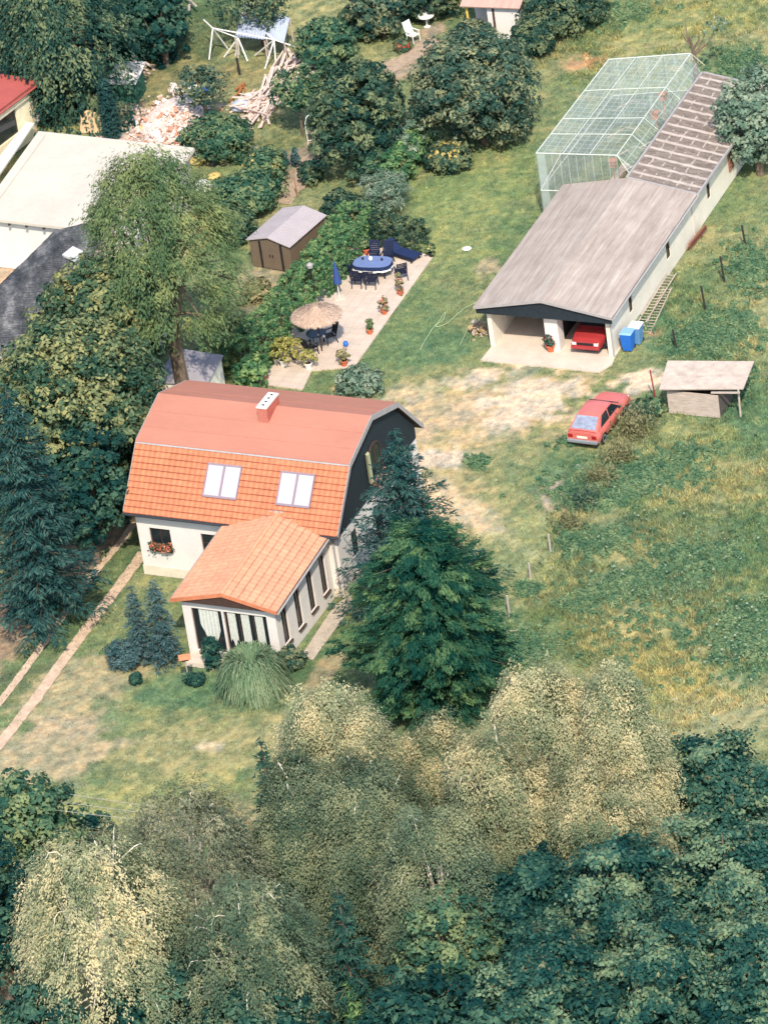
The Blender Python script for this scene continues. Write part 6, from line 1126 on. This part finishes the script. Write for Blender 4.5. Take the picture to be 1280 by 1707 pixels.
for px, ty, lb in (((917, 918), 890, 'pale fence post at the yard end of the broken meadow fence'), ((884, 964), 938, 'pale fence post second of the broken meadow fence'), ((849, 1028), 992, 'grey fence post beside a dead branch at the dark tree'), ((819, 1080), 1048, 'pale stake nearest the dark bushy tree')): fpost(lb, px, ty, FPP, 'posts of the broken meadow fence')
mb = MB(); a = g(822, 1066, .3); b = g(862, 1050, .4); mb.tube([a-a, (b-a)*.5+np.array([0, 0, .15]), b-a], [.03, .025, .01], 5); o = mb.build('branch', WOODGREY); o.location = tuple(a); tag(o, 'dead pale branch between two fence posts', 'branch')
P = g(400, 124); h = height(400, 124, 97); mb = MB(); mb.tube([(0, 0, 0), (-.03, 0, h)], .07, 7); o = mb.build('post', FP); o.location = tuple(P); tag(o, 'black stump post in front of the middle pole stand', 'post')
P = g(497, 330); mb = MB(); mb.tube([(0, 0, 0), (-.05, 0, 1.2)], .035, 6); o = mb.build('post', M_plain('rusty pole', col(150, 104, 80), .8)); o.location = tuple(P); tag(o, 'thin rusty pole by the gravel path', 'post')
P = g(648, 290); mb = MB(); mb.tube([(0, 0, 0), (0, 0, .75)], .07, 8); o = mb.build('post', M_plain('grey brown pipe', col(140, 116, 108), .8)); o.location = tuple(P); tag(o, 'short grey brown pipe beside the thuja row', 'post')
# bird house
P = g(317, 1140); bh = thing('bird_house', 'bird house with orange roof on a thin pole by the garden room', 'bird house', P); hb = height(317, 1140, 1100); mb = MB(); mb.tube([(0, 0, 0), (-.04, 0, hb)], .03, 6); mb.build('pole', GREYTRIM, bh); mb = MB(); mb.box(-.16, .12, -.12, .12, hb, hb+.18); mb.build('box', BROWN, bh)
mb = MB(); mb.slab([(-.3, -.24, hb+.14), (.24, -.24, hb+.14), (.24, 0, hb+.3), (-.3, 0, hb+.3)], .03); mb.slab([(-.3, 0, hb+.3), (.24, 0, hb+.3), (.24, .24, hb+.14), (-.3, .24, hb+.14)], .03); mb.build('roof', TILE, bh)
# window boxes
def wbox(label, F, p, ln, rz, mat, seed):
    w = wor(p, F); root = thing('flower_box', label, 'flower box', w, F[1]+rz, 'flower boxes on the house'); mb = MB(); mb.box(-ln/2, ln/2, -.2, 0, 0, .16); mb.build('trough', BROWN, root); fo = Foliage(); r = np.random.default_rng(seed); n = 260; C = np.stack([r.uniform(-ln/2, ln/2, n), r.uniform(-.32, .0, n), r.uniform(.02, .42, n)], -1); V, F2 = leaves(C, r.normal(size=(n, 3))+np.array([0, -1, .7]), .06*r.uniform(.7, 1.3, n), .7); fo.add(V, r.random(n)); fo.build('flowers', mat, root); fo = Foliage(); C = C+r.normal(0, .06, C.shape); V, F2 = leaves(C, r.normal(size=(n, 3))+np.array([0, -.5, .5]), .06*np.ones(n), .7); fo.add(V, r.random(n)); fo.build('leaves', L_DRK, root)
wbox('flower box full of orange geraniums under the left front window', HF, (x0+1.13 if False else 1.45, .4, 1.42), 1.1, 0, L_ORG, 430); wbox('flower box with pale pink flowers below the arched gable window', HF, (10.62, 4.75, 3.55), 1.3, R(90), L_PNK, 431)
P = wor((3.1, -.1, 0), HF); mb = MB(); mb.lathe([(.12, 0), (.16, .3), (.05, .6)], 10); o = mb.build('urn', BROWN, None, True); o.location = tuple(P); tag(o, 'dark brown urn at the foot of the white front wall', 'urn')
# overhead wires low in the photo
for k, (a, b, c) in enumerate((((-60, 1312, 7.), (190, 1352, 6.7), (470, 1382, 7.)), ((-60, 1296, 7.), (190, 1338, 6.7), (470, 1372, 7.)), ((-60, 1330, 7.), (190, 1366, 6.7), (470, 1388, 7.)))):
    A, B, Cc = g(*a), g(*b), g(*c); mb = MB(); pts = [A*(1-t)**2+2*B*t*(1-t)+Cc*t*t for t in np.linspace(0, 1, 24)]; mb.tube(pts, .011, 4); o = mb.build('wire', GREYTRIM); tag(o, ('middle', 'upper', 'lower')[k]+' one of three thin overhead wires crossing the front lawn', 'wire', 'overhead wires')
